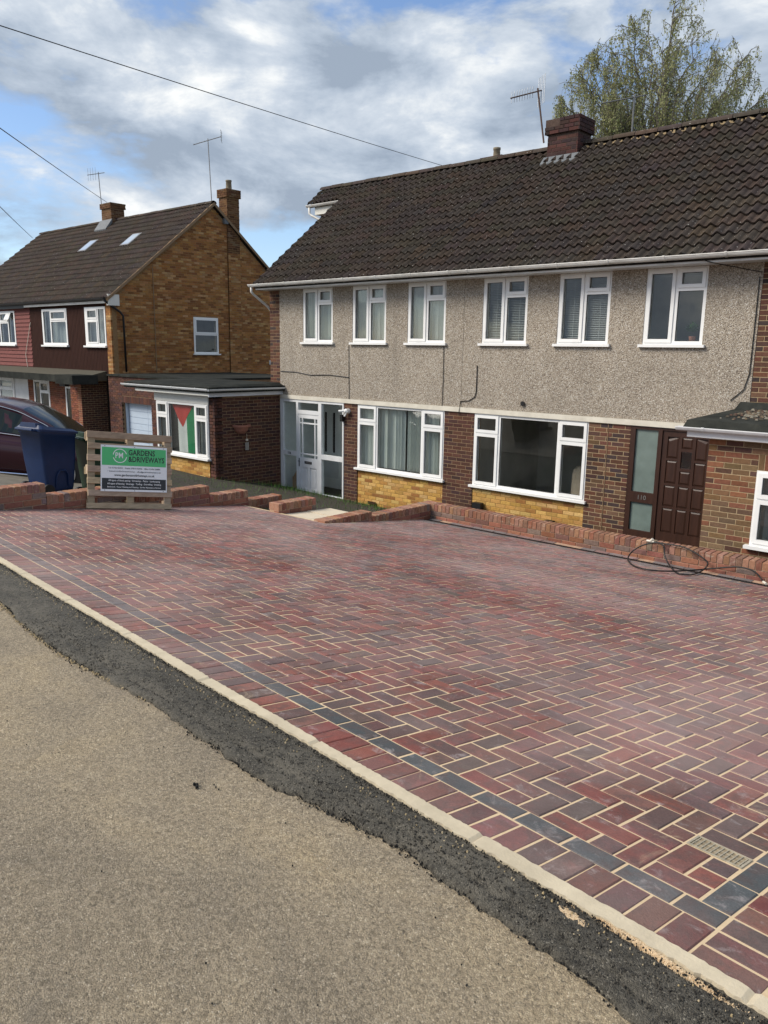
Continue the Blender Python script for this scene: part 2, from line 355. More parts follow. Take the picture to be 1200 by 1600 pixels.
def roadmat():
    m, t, b = newmat('old worn tarmac'); N = NT(t); p = N.pos()
    cell = N.sep(N.vor(p, 230, 'Color'))[0]; d = N.vor(p, 230, 'Distance')
    c = N.ramp(cell, [(0., (.20, .168, .123)), (.3, (.262, .222, .163)), (.7, (.315, .268, .20)), (.95, (.355, .307, .235)), (1., (.48, .43, .35))])
    c = N.mix(N.ramp(d, [(.45, 0.), (.8, .5)]), c, (.18, .152, .115))
    ag = N.sep(N.vor(p, 95, 'Color'))[0]; c = N.mix(1., c, N.ramp(ag, [(0., .78), (.5, 1.02), (1., 1.22)]), 'MULTIPLY')
    big = N.ramp(N.noise(p, 1.0, 8, .66, .6), [(.30, (.90, .885, .88)), (.5, (1.23, 1.185, 1.11)), (.70, (1.60, 1.48, 1.25))]); c = N.mix(1., c, big, 'MULTIPLY')
    c = N.mix(N.math('MULTIPLY', N.ramp(N.noise(p, 3.4, 7, .7), [(.55, 0.), (.74, 1.)]), .45), c, (.36, .29, .19))
    c = N.mix(N.math('MULTIPLY', N.ramp(N.noise(p, 2.3, 8, .72, .6), [(.57, 0.), (.70, 1.)]), .4), c, (.16, .142, .118))
    c = N.mix(N.ramp(N.noise(p, 17, 4, .65), [(.715, 0.), (.76, .6)]), c, (.45, .40, .32))
    N.set(b.inputs['Base Color'], c); b.inputs['Roughness'].default_value = .88; b.inputs['Specular IOR Level'].default_value = .25
    pit = N.noise(p, 62, 6, .78); c = N.mix(N.ramp(pit, [(.33, .85), (.46, 0.)]), c, (.115, .095, .07)); c = N.mix(N.ramp(pit, [(.60, 0.), (.72, .5)]), c, (.43, .385, .31)); N.set(b.inputs['Base Color'], c)
    h = N.math('ADD', N.math('MULTIPLY', d, -.6), N.math('MULTIPLY', pit, 1.9)); N.set(b.inputs['Normal'], N.bump(h, .9, .008)); return m
MT['road'] = roadmat()
def freshmat():
    m, t, b = newmat('fresh black tarmac'); N = NT(t); p = N.pos()
    cell = N.sep(N.vor(p, 260, 'Color'))[0]; d = N.vor(p, 260, 'Distance')
    c = N.ramp(cell, [(0., (.046, .042, .034)), (.5, (.080, .073, .059)), (.93, (.118, .107, .086)), (1., (.30, .275, .225))])
    c = N.mix(N.math('MULTIPLY', N.ramp(N.noise(p, 2.4, 7, .68, .4), [(.40, 0.), (.66, 1.)]), .8), c, (.195, .175, .138))
    c = N.mix(N.math('MULTIPLY', N.ramp(N.noise(p, 42, 4, .7), [(.36, 1.), (.50, 0.)]), .7), c, (.018, .017, .015))
    lv_ = N.noise(N.vmul(p, (2.2, 14., 1.)), 3., 5, .7); c = N.mix(N.math('MULTIPLY', N.ramp(lv_, [(.5, 0.), (.7, 1.)]), .45), c, (.15, .135, .105))
    N.set(b.inputs['Base Color'], c); b.inputs['Roughness'].default_value = .72; b.inputs['Specular IOR Level'].default_value = .3
    h = N.math('ADD', N.math('MULTIPLY', d, -.8), N.math('MULTIPLY', N.noise(p, 110, 4, .8), 1.2)); N.set(b.inputs['Normal'], N.bump(h, 1., .008)); return m
MT['fresh'] = freshmat()
def soilmat():
    m, t, b = newmat('garden soil'); N = NT(t); p = N.pos()
    c = N.ramp(N.noise(p, 3.5, 8, .7), [(.3, (.02, .016, .012)), (.5, (.045, .037, .027)), (.6, (.035, .045, .016)), (.75, (.05, .08, .022))])
    N.set(b.inputs['Base Color'], c); b.inputs['Roughness'].default_value = .95; N.set(b.inputs['Normal'], N.bump(N.noise(p, 35, 6, .75), .9, .03)); return m
MT['soil'] = soilmat()

# ------------------------------------------------------------------ levels of the ground
P0 = Vector((8.4857, -10.4494, 1.8075)); CU, SU = .99411, .10846
YD, ZD = -3.25, .86
def UV(u, v): return (P0.x - CU * u + SU * v, P0.y + SU * u + CU * v)
def toUV(x, y): dx, dy = x - P0.x, y - P0.y; return (-CU * dx + SU * dy, SU * dx + CU * dy)
def Zs(x, y):
    s = (P0.x - x) / CU; yk = P0.y + SU * s; zk = P0.z - .02172 * s
    return zk + (ZD - zk) * (y - yk) / (YD - yk)
def Zroad(u): return P0.z - .02172 * u + .022
def Zn(x, y):                               # neighbour's forecourt and everything else
    u, v = toUV(x, y); zr = P0.z - .02172 * max(min(u, 40), -40) + .01
    if v < 0: return zr
    k = [(0, zr), (3.2, min(zr - .2, 1.0)), (5.6, .78), (9.5, .02), (400, -.05)]
    for (a, za), (b, zb) in zip(k, k[1:]):
        if v <= b: return za + (zb - za) * (v - a) / (b - a)
    return -.05
def Zg(x, y):
    u, v = toUV(x, y)
    if v < 0: return Zroad(u) - .12 if v > -9.5 else Zroad(u) + .05
    if -.25 < x < 9.2:
        if y > -2.8: return .10 if x > 1.6 else .02
        if x < 1.55 and y > -5.1: return max(.02, 1.0 + (.02 - 1.0) * min(1, (y + 4.75) / 3.6)) if y > -4.75 else 1.0
        return Zs(x, y) - .12 if y < -3.0 else .3
    return Zn(x, y)
def grid(xs, ys, f, name, mat, parent=None):
    v = [(x, y, f(x, y)) for y in ys for x in xs]; n = len(xs)
    fa = [(j * n + i, j * n + i + 1, (j + 1) * n + i + 1, (j + 1) * n + i) for j in range(len(ys) - 1) for i in range(n - 1)]
    me = bpy.data.meshes.new(name); me.from_pydata(v, [], fa); me.materials.append(mat); return put(bpy.data.objects.new(name, me), parent)
def rng(a, b, s): 
    n = max(1, round((b - a) / s)); return [a + (b - a) * i / n for i in range(n + 1)]
xs = [-500, -200, -80, -50] + rng(-36, -1, .7) + rng(-.6, 2.2, .14) + rng(2.6, 10, .5) + [12, 16, 24, 40, 80, 200, 500]
ys = [-500, -200, -80, -40, -30] + rng(-24, -12, 1.0) + rng(-11.6, -5.6, .3) + rng(-5.4, -2.6, .12) + rng(-2.4, 2, .3) + [4, 8, 14, 25, 45, 90, 200, 500]
gr = tag(grid(xs, ys, Zg, 'ground', MT['soil']), kind='structure')
# neighbour's forecourt: concrete-ish tarmac sheet
fx = [-40, -32] + rng(-26, -.45, .6); fy = rng(-9.6, -4.7, .4)
MT['forecourt'] = M('forecourt concrete', (.16, .145, .12), .9, .25, 3, .3, 60, .2)
tag(grid(fx, fy, lambda x, y: Zn(x, y) + .02, 'forecourt', MT['forecourt']), kind='structure')
tag(grid([-40, -32] + rng(-26, -8.9, .6), rng(-4.7, 1.2, .4), lambda x, y: Zn(x, y) + .02, 'forecourt', MT['forecourt']), kind='structure')
# road
def strip(us, v0f, v1f, zf, name, mat, nv=1):
    vs_, fa = [], []
    for u in us:
        for k in range(nv + 1):
            v = v0f(u) + (v1f(u) - v0f(u)) * k / nv; x, y = UV(u, v); vs_.append((x, y, zf(u, v)))
    n = nv + 1
    for i in range(len(us) - 1):
        for k in range(nv): fa.append((i * n + k, i * n + k + 1, (i + 1) * n + k + 1, (i + 1) * n + k))
    me = bpy.data.meshes.new(name); me.from_pydata(vs_, [], fa); me.materials.append(mat); return put(bpy.data.objects.new(name, me))
US = [-120, -60, -30, -15, -8, -4] + rng(-2, 12, .5) + [16, 24, 40, 80, 160]
tag(strip(US, lambda u: -9.2, lambda u: -.30, lambda u, v: Zroad(u) - .004 + .0 * v, 'road', MT['road'], 6), kind='structure')
# fresh tarmac patch: ragged outer edge, slightly domed, real thickness
rr = random.Random(3)
tar_pts = [(-6, -.62), (-.6, -.52), (-.18, -.482), (0, -.468), (.2, -.462), (.5, -.452), (.67, -.44), (.81, -.446), (.92, -.468), (1.13, -.492), (1.31, -.53), (1.48, -.542), (1.83, -.542), (2.32, -.536), (2.62, -.558), (2.98, -.606), (3.3, -.632), (3.69, -.634), (4.19, -.608), (4.63, -.578), (5.5, -.64), (7, -.6), (9, -.62), (14, -.58)]
def lerp(pts, u):
    for (a, va), (b, vb) in zip(pts, pts[1:]):
        if a <= u <= b: return va + (vb - va) * (u - a) / (b - a)
    return pts[0][1] if u < pts[0][0] else pts[-1][1]
tus = rng(-2.2, 8.0, .012) + rng(8.05, 12, .1)
wob = [0.] * len(tus); 
for o_ in range(5):
    st = [rr.uniform(-1, 1) for _ in range(600)]; fq = (1.2, 3, 9, 22, 60)[o_]; am = (.012, .01, .008, .008, .007)[o_]
    for i, u in enumerate(tus):
        q = (u + 5) * fq; k = int(q) % 599; f = q - int(q); wob[i] += am * (st[k] * (1 - f) + st[k + 1] * f)
vv, ff = [], []
NV = 22
for i, u in enumerate(tus):
    vo = lerp(tar_pts, u) + wob[i]
    for k in range(NV + 2):
        if k == 0: v, z = vo - .004, -.012
        else:
            f = (k - 1) / NV; v = vo + (-.250 - vo) * f; z = .012 + .014 * math.sin(math.pi * min(1, f * 1.1)) + rr.uniform(-.0022, .0022) - (.004 if k == 1 else 0) - .007 * math.exp(-((f - .24 - .05 * math.sin(u * 1.7)) / .05) ** 2)
        x, y = UV(u, v); vv.append((x, y, Zroad(u) + z))
n = NV + 2
for i in range(len(tus) - 1):
    for k in range(n - 1): ff.append((i * n + k, i * n + k + 1, (i + 1) * n + k + 1, (i + 1) * n + k))
me = bpy.data.meshes.new('tarmac_patch'); me.from_pydata(vv, [], ff); me.materials.append(MT['fresh']); me.shade_smooth()
tag(put(bpy.data.objects.new('tarmac_patch', me)), kind='structure')
# concrete kerb edging
kb = MB(); ku = rng(-6, -1, .1) + rng(-1, 7, .015)[1:] + rng(7, 14, .1)[1:]; kw = [(-.262 - .006 * math.sin(u * 3.1) + rr.uniform(-.005, .005), -.206 + rr.uniform(-.003, .003), rr.uniform(-.0004, .0004) - (.009 if (u + .35) % .915 < .0149 else 0)) for u in ku]
for i in range(len(ku) - 1):
    P = []
    for z in (-.15, 0):
        for u, (vo, vi, dz_) , k in ((ku[i + 1], kw[i + 1], 0), (ku[i], kw[i], 0), (ku[i], kw[i], 1), (ku[i + 1], kw[i + 1], 1)):
            x, y = UV(u, vi if k else vo); P.append((x, y, Zroad(u) + .024 + z + dz_))
    kb.hexa(P)
tag(part(kb, 'kerb', MT['conc']), kind='structure')

# ------------------------------------------------------------------ driveway: sand bed and every block
DX0, DXC, DYB = -.20, 1.60, -5.27
UR = .052 - .2                                  # u of the right end of the charcoal corner
rd = random.Random(5)
UE = toUV(8.633, -10.454)[0]                    # outer edge of the charcoal band on the right
vb, fb = [], []
bx_ = rng(DX0 - .05, 9.35, .2)
def drive_sheet():
    mb = MB()
    for x0, x1 in zip(bx_, bx_[1:]):
        yl = -3.158 if x0 >= DXC - .11 else -5.2
        yy = rng(-10.95, yl, .25)
        for y0, y1 in zip(yy, yy[1:]):
            if toUV((x0 + x1) / 2, y1)[1] < -.20: continue
            pts = []
            for (x, y) in ((x0, y0), (x1, y0), (x1, y1), (x0, y1)):
                u, v = toUV(x, y)
                if v < -.215: dv = -.215 - v; x += SU * dv; y += CU * dv
                pts.append((x, y, Zs(x, y) - .0035))
            mb.face(pts)
    return mb
drive = tag(part(drive_sheet(), 'driveway', MT['sand']), kind='structure')
W_ = .1018
def clip(poly, a, b, c):                        # keep a*x+b*y>=c
    out = []
    for i, p in enumerate(poly):
        q = poly[(i + 1) % len(poly)]; dp = a * p[0] + b * p[1] - c; dq = a * q[0] + b * q[1] - c
        if dp >= 0: out.append(p)
        if (dp >= 0) != (dq >= 0): t = dp / (dp - dq); out.append((p[0] + (q[0] - p[0]) * t, p[1] + (q[1] - p[1]) * t))
    return out
def area(p): return abs(sum(p[i][0] * p[(i + 1) % len(p)][1] - p[(i + 1) % len(p)][0] * p[i][1] for i in range(len(p)))) / 2
RED = [(.185, .070, .059), (.21, .074, .060), (.172, .074, .063), (.142, .076, .067), (.175, .086, .076), (.19, .098, .086), (.110, .083, .078), (.20, .075, .060), (.13, .088, .081), (.155, .072, .062), (.118, .080, .074)]
def redcol():
    c = rd.choice(RED); k = rd.uniform(.85, 1.25); return (c[0] * k, c[1] * k * rd.uniform(.90, 1.05), c[2] * k * rd.uniform(.92, 1.06), rd.random())
def charcol(): k = rd.uniform(.85, 1.2); return (.082 * k, .090 * k, .094 * k, rd.random())
blocks = []                                     # (poly xy, colour, full rect descriptor or None)
def rect(u0, u1, v0, v1): return [UV(a, b) for a, b in ((u0, v0), (u1, v0), (u1, v1), (u0, v1))]
G2 = .0033
def add_block(u0, u1, v0, v1, col, clips=()):
    g = lambda k=1.: (G2 + rd.uniform(-.0014, .0018)) * k
    gk = .72 if v0 < -.1 else 1.08
    p = rect(u0 + g(gk), u1 - g(gk), v0 + g(.6), v1 - g(.6)); a0 = area(p)
    for c in clips: p = clip(p, *c)
    if len(p) < 3 or area(p) < .0006: return
    full = area(p) > .999 * a0
    blocks.append((p, col, (round(u1 - u0, 4), round(v1 - v0, 4), (u0 + u1) / 2, (v0 + v1) / 2) if full else None))
leftclip = (1, 0, DX0 + .005)
u = UE; k = 0                                   # soldiers and charcoal stretchers along the kerb
while u < 9.6:
    add_block(u, u + W_, -.2035, 0, redcol(), [leftclip]); u += W_
u = UE; first = .147
add_block(UE, UE + first, 0, W_, charcol()); u = UE + first
while u < 9.6:
    add_block(u, u + .2036, 0, W_, charcol(), [leftclip]); u += .2036
v = W_                                          # right-hand border: charcoal stretchers then red soldiers, as far as the drain
while v < 8.2:
    cl = [(0, -1, 3.165)]
    add_block(UE, UE + W_, v, v + .2036, charcol(), cl); v += .2036
v = -.2035
while v < 8.2:
    add_block(UE - .2035, UE, v, v + W_, redcol(), [(0, -1, 3.165)]); v += W_
nu, nv_ = 96, 78
u00, v00 = UE + W_, W_
gu, gv = toUV(8.49, -9.99); gj = round((gv - W_ / 2 - v00) / W_); GRATE_UV = (u00, u00 + 2 * W_, v00 + gj * W_, v00 + (gj + 1) * W_)
for i in range(-2, nu):
    for j in range(-2, nv_):
        kk = (i + j) % 4
        if kk == 0: r_ = (i, i + 2, j, j + 1)
        elif kk == 2: r_ = (i, i + 1, j, j + 2)
        else: continue
        a0, a1, b0, b1 = u00 + r_[0] * W_, u00 + r_[1] * W_, v00 + r_[2] * W_, v00 + r_[3] * W_
        um, vm = (a0 + a1) / 2, (b0 + b1) / 2; x, y = UV(um, vm)
        if x < DX0 - .2 or y > -3.05 or (x < DXC - .2 and y > DYB + .2): continue
        cl = [leftclip, (CU * -1 * 1, SU, -CU * P0.x + SU * P0.y + u00), (SU, CU, SU * P0.x + CU * P0.y + v00), (0, -1, 3.165)]
        if y < DYB + .14 and x < DXC + .12: cl.append((0, -1, -DYB) if x < DXC else (0, -1, 3.165))
        elif x < DXC + .15 and y > DYB: cl.append((1, 0, DXC + .02))
        if x < DXC and y > DYB + .15: continue
        if a0 < GRATE_UV[1] - .001 and b0 < GRATE_UV[3] - .001 and b1 > GRATE_UV[2] + .001:
            if b1 - b0 > .15:
                if b0 < GRATE_UV[2] - .01: b1 = GRATE_UV[2]
                else: b0 = GRATE_UV[3]
            elif a1 > GRATE_UV[1] + .02: a0 = GRATE_UV[1]
            else: continue
        c = charcol() if (y > -3.36 and rd.random() < .6) else redcol()
        add_block(a0, a1, b0, b1, c, cl)
def block_mesh(p, zf, mb, col):
    cx = sum(q[0] for q in p) / len(p); cy = sum(q[1] for q in p) / len(p); n = len(p); ins = []
    for i in range(n):
        q = Vector(p[i]); a = (Vector(p[i - 1]) - q); b = (Vector(p[(i + 1) % n]) - q)
        if a.length < 1e-6 or b.length < 1e-6: ins.append(tuple(q)); continue
        w = a.normalized() + b.normalized(); c = Vector((cx, cy)) - q
        w = w.normalized() * .0065 if w.length > .2 else c.normalized() * .004
        if w.dot(c) < 0: w = c.normalized() * .003
        ins.append((q.x + w.x, q.y + w.y))
    area2 = sum(p[i][0] * p[(i + 1) % n][1] - p[(i + 1) % n][0] * p[i][1] for i in range(n))
    if area2 < 0: p = p[::-1]; ins = ins[::-1]
    mb.face([(q[0], q[1], zf(*q)) for q in ins], col)
    for i in range(n):
        k = (i + 1) % n
        mb.face([(p[i][0], p[i][1], zf(*p[i]) - .0045), (p[k][0], p[k][1], zf(*p[k]) - .0045), (ins[k][0], ins[k][1], zf(*ins[k])), (ins[i][0], ins[i][1], zf(*ins[i]))], col)
        mb.face([(p[i][0], p[i][1], zf(*p[i]) - .03), (p[k][0], p[k][1], zf(*p[k]) - .03), (p[k][0], p[k][1], zf(*p[k]) - .0045), (p[i][0], p[i][1], zf(*p[i]) - .0045)], col)
def inframe(p, mg=1.03):
    d = Vector(p) - CAM; z = d.dot(FW)
    return z > .3 and abs(d.dot(RT) / z * 1226.4) < 600 * mg and abs(d.dot(UP) / z * 1226.4) < 800 * mg
ranked = []
for bi, (p, c, full) in enumerate(blocks):
    cx = sum(q[0] for q in p) / len(p); cy = sum(q[1] for q in p) / len(p); w = Vector((cx, cy, Zs(cx, cy)))
    if full and inframe(w): ranked.append(((w - CAM).length, bi))
ranked.sort(); single = {b for _, b in ranked[:300]}
bcache = {}
rest = MB()
for bi, (p, c, full) in enumerate(blocks):
    jz = rd.uniform(-.0022, .0016)
    if bi in single:
        key = full[:2]
        if key not in bcache:
            mb = MB(); a, b = key[0] / 2 - G2 * (.72 if key[1] > .2 and key[0] < .102 and key[1] < .20355 else 1.08), key[1] / 2 - G2 * .6
            block_mesh([(-a, -b), (a, -b), (a, b), (-a, b)], lambda x, y: 0., mb, None)
            me = mb.mesh('paving_block'); me.materials.append(MT['paver']); bcache[key] = me
        x, y = UV(full[2], full[3]); e = .05
        gx = (Zs(x + e, y) - Zs(x - e, y)) / (2 * e); gy = (Zs(x, y + e) - Zs(x, y - e)) / (2 * e)
        nz = Vector((-gx, -gy, 1)).normalized(); ax = Vector((-CU, SU, 0)); ax = (ax - nz * ax.dot(nz)).normalized(); ay = nz.cross(ax)
        o = bpy.data.objects.new('paving_block', bcache[key]); put(o, drive)
        o.matrix_local = Matrix.Translation((x, y, Zs(x, y) + jz)) @ Matrix((ax, ay, nz)).transposed().to_4x4() @ Matrix.Rotation(rd.uniform(-.012, .012), 4, 'Z') @ Matrix.Rotation(rd.uniform(-.009, .009), 4, 'X') @ Matrix.Rotation(rd.uniform(-.006, .006), 4, 'Y') @ Matrix.Diagonal((rd.uniform(.985, 1.008), rd.uniform(.975, 1.012), 1, 1))
        o.color = (c[0], c[1], c[2], 1)
    else:
        block_mesh(p, lambda x, y: Zs(x, y) + jz, rest, c)
tag(part(rest, 'paving_blocks', MT['paver_s'], drive), kind='stuff')

# ------------------------------------------------------------------ brick helpers
_bm = {}
def brick_mesh(l, h, dp, c=.004, mat='brick'):
    key = (round(l, 3), round(h, 3), dp, mat)
    if key not in _bm:
        mb = MB(); mb.cbox(0, l, 0, dp, 0, h, c); me = mb.mesh('brick'); me.materials.append(MT[mat]); _bm[key] = me
    return _bm[key]
def pal(cols, jit=.18, seed=1):
    r = random.Random(seed)
    def f():
        c = r.choice(cols); k = r.uniform(1 - jit, 1 + jit); return (c[0] * k, c[1] * k * r.uniform(.94, 1.06), c[2] * k * r.uniform(.9, 1.1), 1)
    return f
DARK = [(.078, .036, .027), (.09, .042, .031), (.068, .034, .028), (.10, .045, .031), (.058, .032, .029)]
MIXB = [(.095, .048, .034), (.11, .050, .034), (.075, .040, .033), (.125, .056, .037), (.052, .036, .035), (.13, .075, .047)]
ORG_ = [(.175, .10, .052), (.155, .098, .056), (.185, .075, .045), (.19, .11, .06), (.14, .09, .055), (.20, .085, .048), (.10, .052, .04), (.165, .105, .06)]
YEL = [(.44, .25, .075), (.50, .30, .095), (.40, .215, .060), (.47, .27, .08), (.29, .135, .045), (.52, .34, .13)]
GAB = [(.285, .127, .042), (.32, .15, .052), (.245, .105, .038), (.35, .18, .068), (.205, .088, .034), (.29, .127, .042), (.38, .225, .10)]
GABC = [(c[0] * .40, c[1] * .44, c[2] * .6) for c in GAB]
GW = [(.245, .105, .072), (.22, .092, .066), (.275, .125, .085), (.19, .10, .08), (.26, .11, .07), (.18, .13, .11)]
def brickwork(fr, a0, a1, z0, z1, palette, parent=None, holes=(), sink=None, phase=0, l=.215, h=.065, dp=.06, proud=.004, name='brick', rs=random.Random(2), ztop=None):
    """lays stretcher bricks on a wall frame; parent -> one object each, sink (MB) -> joined"""
    k = 0; z = z0; g = .01; cnt = 0
    while z + h <= z1 + .012:
        s = a0 - ((l + g) / 2 if (k + phase) % 2 else 0)
        while s < a1:
            segs = [(max(s, a0), min(s + l, a1))]
            for hx0, hx1, hz0, hz1 in holes:
                if hz0 < z + h - .005 and hz1 > z + .005:
                    ns = []
                    for a, b in segs:
                        if hx1 <= a or hx0 >= b: ns.append((a, b)); continue
                        if hx0 - a > .03: ns.append((a, hx0))
                        if b - hx1 > .03: ns.append((hx1, b))
                    segs = ns
            for a, b in segs:
                if ztop: 
                    if z + h > min(ztop(a), ztop(b)): continue
                if b - a < .03: continue
                col = palette(); pr = proud + rs.uniform(-.0015, .0015); cnt += 1
                if sink is not None:
                    sink.T = fr; sink.cbox(a, b, -pr, dp - pr, z, z + h, .004, col); sink.T = None
                else:
                    o = bpy.data.objects.new(name, brick_mesh(b - a, h, dp)); put(o, parent); o.rotation_euler.z = fr.ang
                    o.location = Vector(fr(a, -pr, z)) - ORG[parent]; o.color = col
            s += l + g
        z += h + g; k += 1
    return cnt

# ------------------------------------------------------------------ windows
def window(parent, fr, x0, x1, z0, z1, cells, d=.02, sill=.06, mat='upvc', name='window', sillh=.045, sillmat=None, frost=False, thick=.065, sx=.05):
    """cells: (x0,x1,z0,z1,'c' casement | 'f' fixed) in wall coordinates"""
    panes = []
    mb = mbT(fr); cs = []
    for c in cells:
        bw = .055 if c[4] == 'c' else .012
        panes.append((c[0] + bw, c[1] - bw, c[2] + bw, c[3] - bw)); cs.append((c[0] + .004, c[1] - .004, c[2] + .004, c[3] - .004) if c[4] == 'c' else panes[-1])
    mb.holed(x0, x1, z0, z1, d, d + thick, [p for p in panes])
    w = part(mb, name, MT[mat], parent)
    for c, p in zip(cells, panes):
        if c[4] == 'c':
            m2 = mbT(fr); m2.holed(c[0], c[1], c[2], c[3], d - .018, d - .002, [p]); part(m2, 'casement', MT[mat], w)
        m3_ = mbT(fr); m3_.box(p[0] - .006, p[1] + .006, d + .028, d + .034, p[2] - .006, p[3] + .006); part(m3_, 'pane', MT['frost' if frost else 'glass'], w)
        gk = mbT(fr); gk.holed(p[0] - .004, p[1] + .004, p[2] - .004, p[3] + .004, d + .016, d + .026, [(p[0] + .007, p[1] - .007, p[2] + .007, p[3] - .007)]); part(gk, 'gasket', MT['rubber'], w)
    if sill:
        m4 = mbT(fr); m4.box(x0 - sx, x1 + sx, d - sill - .02, d + .05, z0 - sillh, z0 - .001); part(m4, 'sill', MT[sillmat or mat], w)
    return w
def upper_cells(x0, x1, z0, z1, tall_left=True):
    xm = x0 + (x1 - x0) * .5; zt = z1 - (z1 - z0) * .275; f = .03
    if tall_left: return [(x0 + f, xm - .01, z0 + f, z1 - f, 'c'), (xm + .03, x1 - f, zt + .012, z1 - f, 'c'), (xm + .03, x1 - f - .01, z0 + f + .01, zt - .025, 'f')]
    return [(xm + .03, x1 - f - .01, z0 + f, z1 - f, 'f'), (x0 + f, xm - .01, zt + .012, z1 - f, 'c'), (x0 + f, xm - .01, z0 + f + .01, zt - .025, 'c')]
def wide_cells(x0, x1, z0, z1):
    w = x1 - x0; a = x0 + w * .235; b = x0 + w * .765; zt = z1 - (z1 - z0) * .265; f = .025
    return [(x0 + f, a - .012, zt + .01, z1 - f, 'c'), (x0 + f, a - .012, z0 + f, zt - .01, 'c'), (a + .02, b - .02, z0 + f + .012, z1 - f - .012, 'f'),
            (b + .012, x1 - f, zt + .01, z1 - f, 'c'), (b + .012, x1 - f, z0 + f, zt - .01, 'c')]
def vertical_blind(fr, x0, x1, z0, z1, d, label, mat='blind', pitch=.085, wid=.092, turn=35, gaps=(), cat='blind', group=None):
    t = thing('vertical_blind', label, cat, fr((x0 + x1) / 2, d, z0), group=group); r = random.Random(int(x0 * 100))
    hb = mbT(fr); hb.box(x0, x1, d - .02, d + .02, z1 - .03, z1); part(hb, 'head_rail', MT['upvc'], t)
    x = x0
    me = None
    while x < x1:
        if not any(a < x < b for a, b in gaps):
            if me is None:
                mb = MB(); n = 4; pr = [(-wid / 2 + wid * i / n, .008 * math.sin(math.pi * i / n)) for i in range(n + 1)]
                for i in range(n): mb.face([(pr[i][0], pr[i][1], 0), (pr[i + 1][0], pr[i + 1][1], 0), (pr[i + 1][0], pr[i + 1][1], z1 - z0 - .03), (pr[i][0], pr[i][1], z1 - z0 - .03)])
                me = mb.mesh('slat', smooth=True); me.materials.append(MT[mat])
            o = bpy.data.objects.new('slat', me); put(o, t); o.location = Vector(fr(x, d, z0)) - ORG[t]; o.rotation_euler.z = fr.ang + R(turn + r.uniform(-20, 20))
        x += pitch
    return t
def venetian(fr, x0, x1, z0, z1, d, label):
    t = thing('venetian_blind', label, 'blind', fr((x0 + x1) / 2, d, z0)); mb = mbT(fr); z = z0
    while z < z1 - .03:
        mb.hexa([(x0, d - .010, z), (x1, d - .010, z), (x1, d + .010, z + .008), (x0, d + .010, z + .008), (x0, d - .010, z + .0012), (x1, d - .010, z + .0012), (x1, d + .010, z + .0092), (x0, d + .010, z + .0092)]); z += .030
    part(mb, 'slats', MT['venetian'], t)['kind'] = 'stuff'
    c = mbT(fr)
    for a in (.2, .8): c.box(x0 + (x1 - x0) * a - .002, x0 + (x1 - x0) * a + .002, d - .013, d - .011, z0, z1)
    part(c, 'cord', MT['venetian'], t); h = mbT(fr); h.box(x0, x1, d - .02, d + .02, z1 - .03, z1); part(h, 'head_rail', MT['venetian'], t)

# ------------------------------------------------------------------ roof tiles
def tile_mesh(wd, ln, mat):
    mb = MB(); n = 12; pts = []
    for i in range(n + 1):
        x = wd * i / n; q = .5 - .5 * math.cos(4 * math.pi * (x / wd)); pts.append((x, .056 * q ** 1.3))
    for i in range(n):
        (a, za), (b, zb) = pts[i], pts[i + 1]
        mb.face([(a, 0, za), (b, 0, zb), (b, ln, zb), (a, ln, za)]); mb.face([(a, .004, za - .026), (b, .004, zb - .026), (b, 0, zb), (a, 0, za)])
    mb.face([(0, 0, pts[0][1]), (0, ln, pts[0][1]), (0, ln, -.026), (0, .004, -.026)])
    return mb
TILE = [(.049, .037, .030), (.046, .036, .030), (.052, .038, .030), (.044, .035, .030), (.049, .038, .032), (.056, .039, .030), (.046, .037, .029)]
def tiled_slope(parent, x0, x1, ye, ze, pitch, courses, slope, wd, budget, facing=1, skip=None, seed=4, base=TILE):
    """facing 1: slope rises towards +Y; budget tiles nearest the camera are single objects"""
    p = R(pitch); g = slope / courses; ln = g + .055; r = random.Random(seed); n = round((x1 - x0) / wd); wd = (x1 - x0) / n
    mo = tile_mesh(wd, ln, 'tile'); me = mo.mesh('roof_tile', smooth=False); me.materials.append(MT['tile'])
    up = Vector((0, math.cos(p) * facing, math.sin(p))); nz = Vector((0, -math.sin(p) * facing, math.cos(p))); tl = math.atan(.046 / ln)
    L = []
    for k in range(courses):
        for i in range(n):
            xx = x0 + i * wd if facing == 1 else x0 + (i + 1) * wd
            pos = Vector((xx, ye, ze)) + up * (k * g) + nz * (.048 + r.uniform(-.005, .005))
            if skip and skip(x0 + (i + .5) * wd, k): continue
            L.append((pos, (pos - CAM).length, inframe(pos, 1.06)))
    order = sorted([i for i in range(len(L)) if L[i][2]], key=lambda i: L[i][1])[:budget] if budget else []
    ids = set(order); sink = MB(); col = pal(base, .11, seed)
    for i, (pos, dd, fr_) in enumerate(L):
        c = col(); rx = p - tl + r.uniform(-.012, .012); rz = r.uniform(-.012, .012)
        Mx = Matrix.Translation(pos) @ Matrix.Rotation(0 if facing == 1 else math.pi, 4, 'Z') @ Matrix.Rotation(rz, 4, 'Z') @ Matrix.Rotation(rx, 4, 'X')
        if i in ids:
            o = bpy.data.objects.new('roof_tile', me); put(o, parent); o.matrix_local = Matrix.Translation(-ORG[parent]) @ Mx; o.color = c
        else:
            sink.T = lambda x, y, z, M=Mx: M @ Vector((x, y, z))
            for f in mo.f: sink.face([mo.v[q] for q in f], c)
            sink.T = None
    if sink.f: tag(part(sink, 'roof_tiles', MT['tile_s'], parent), kind='stuff')
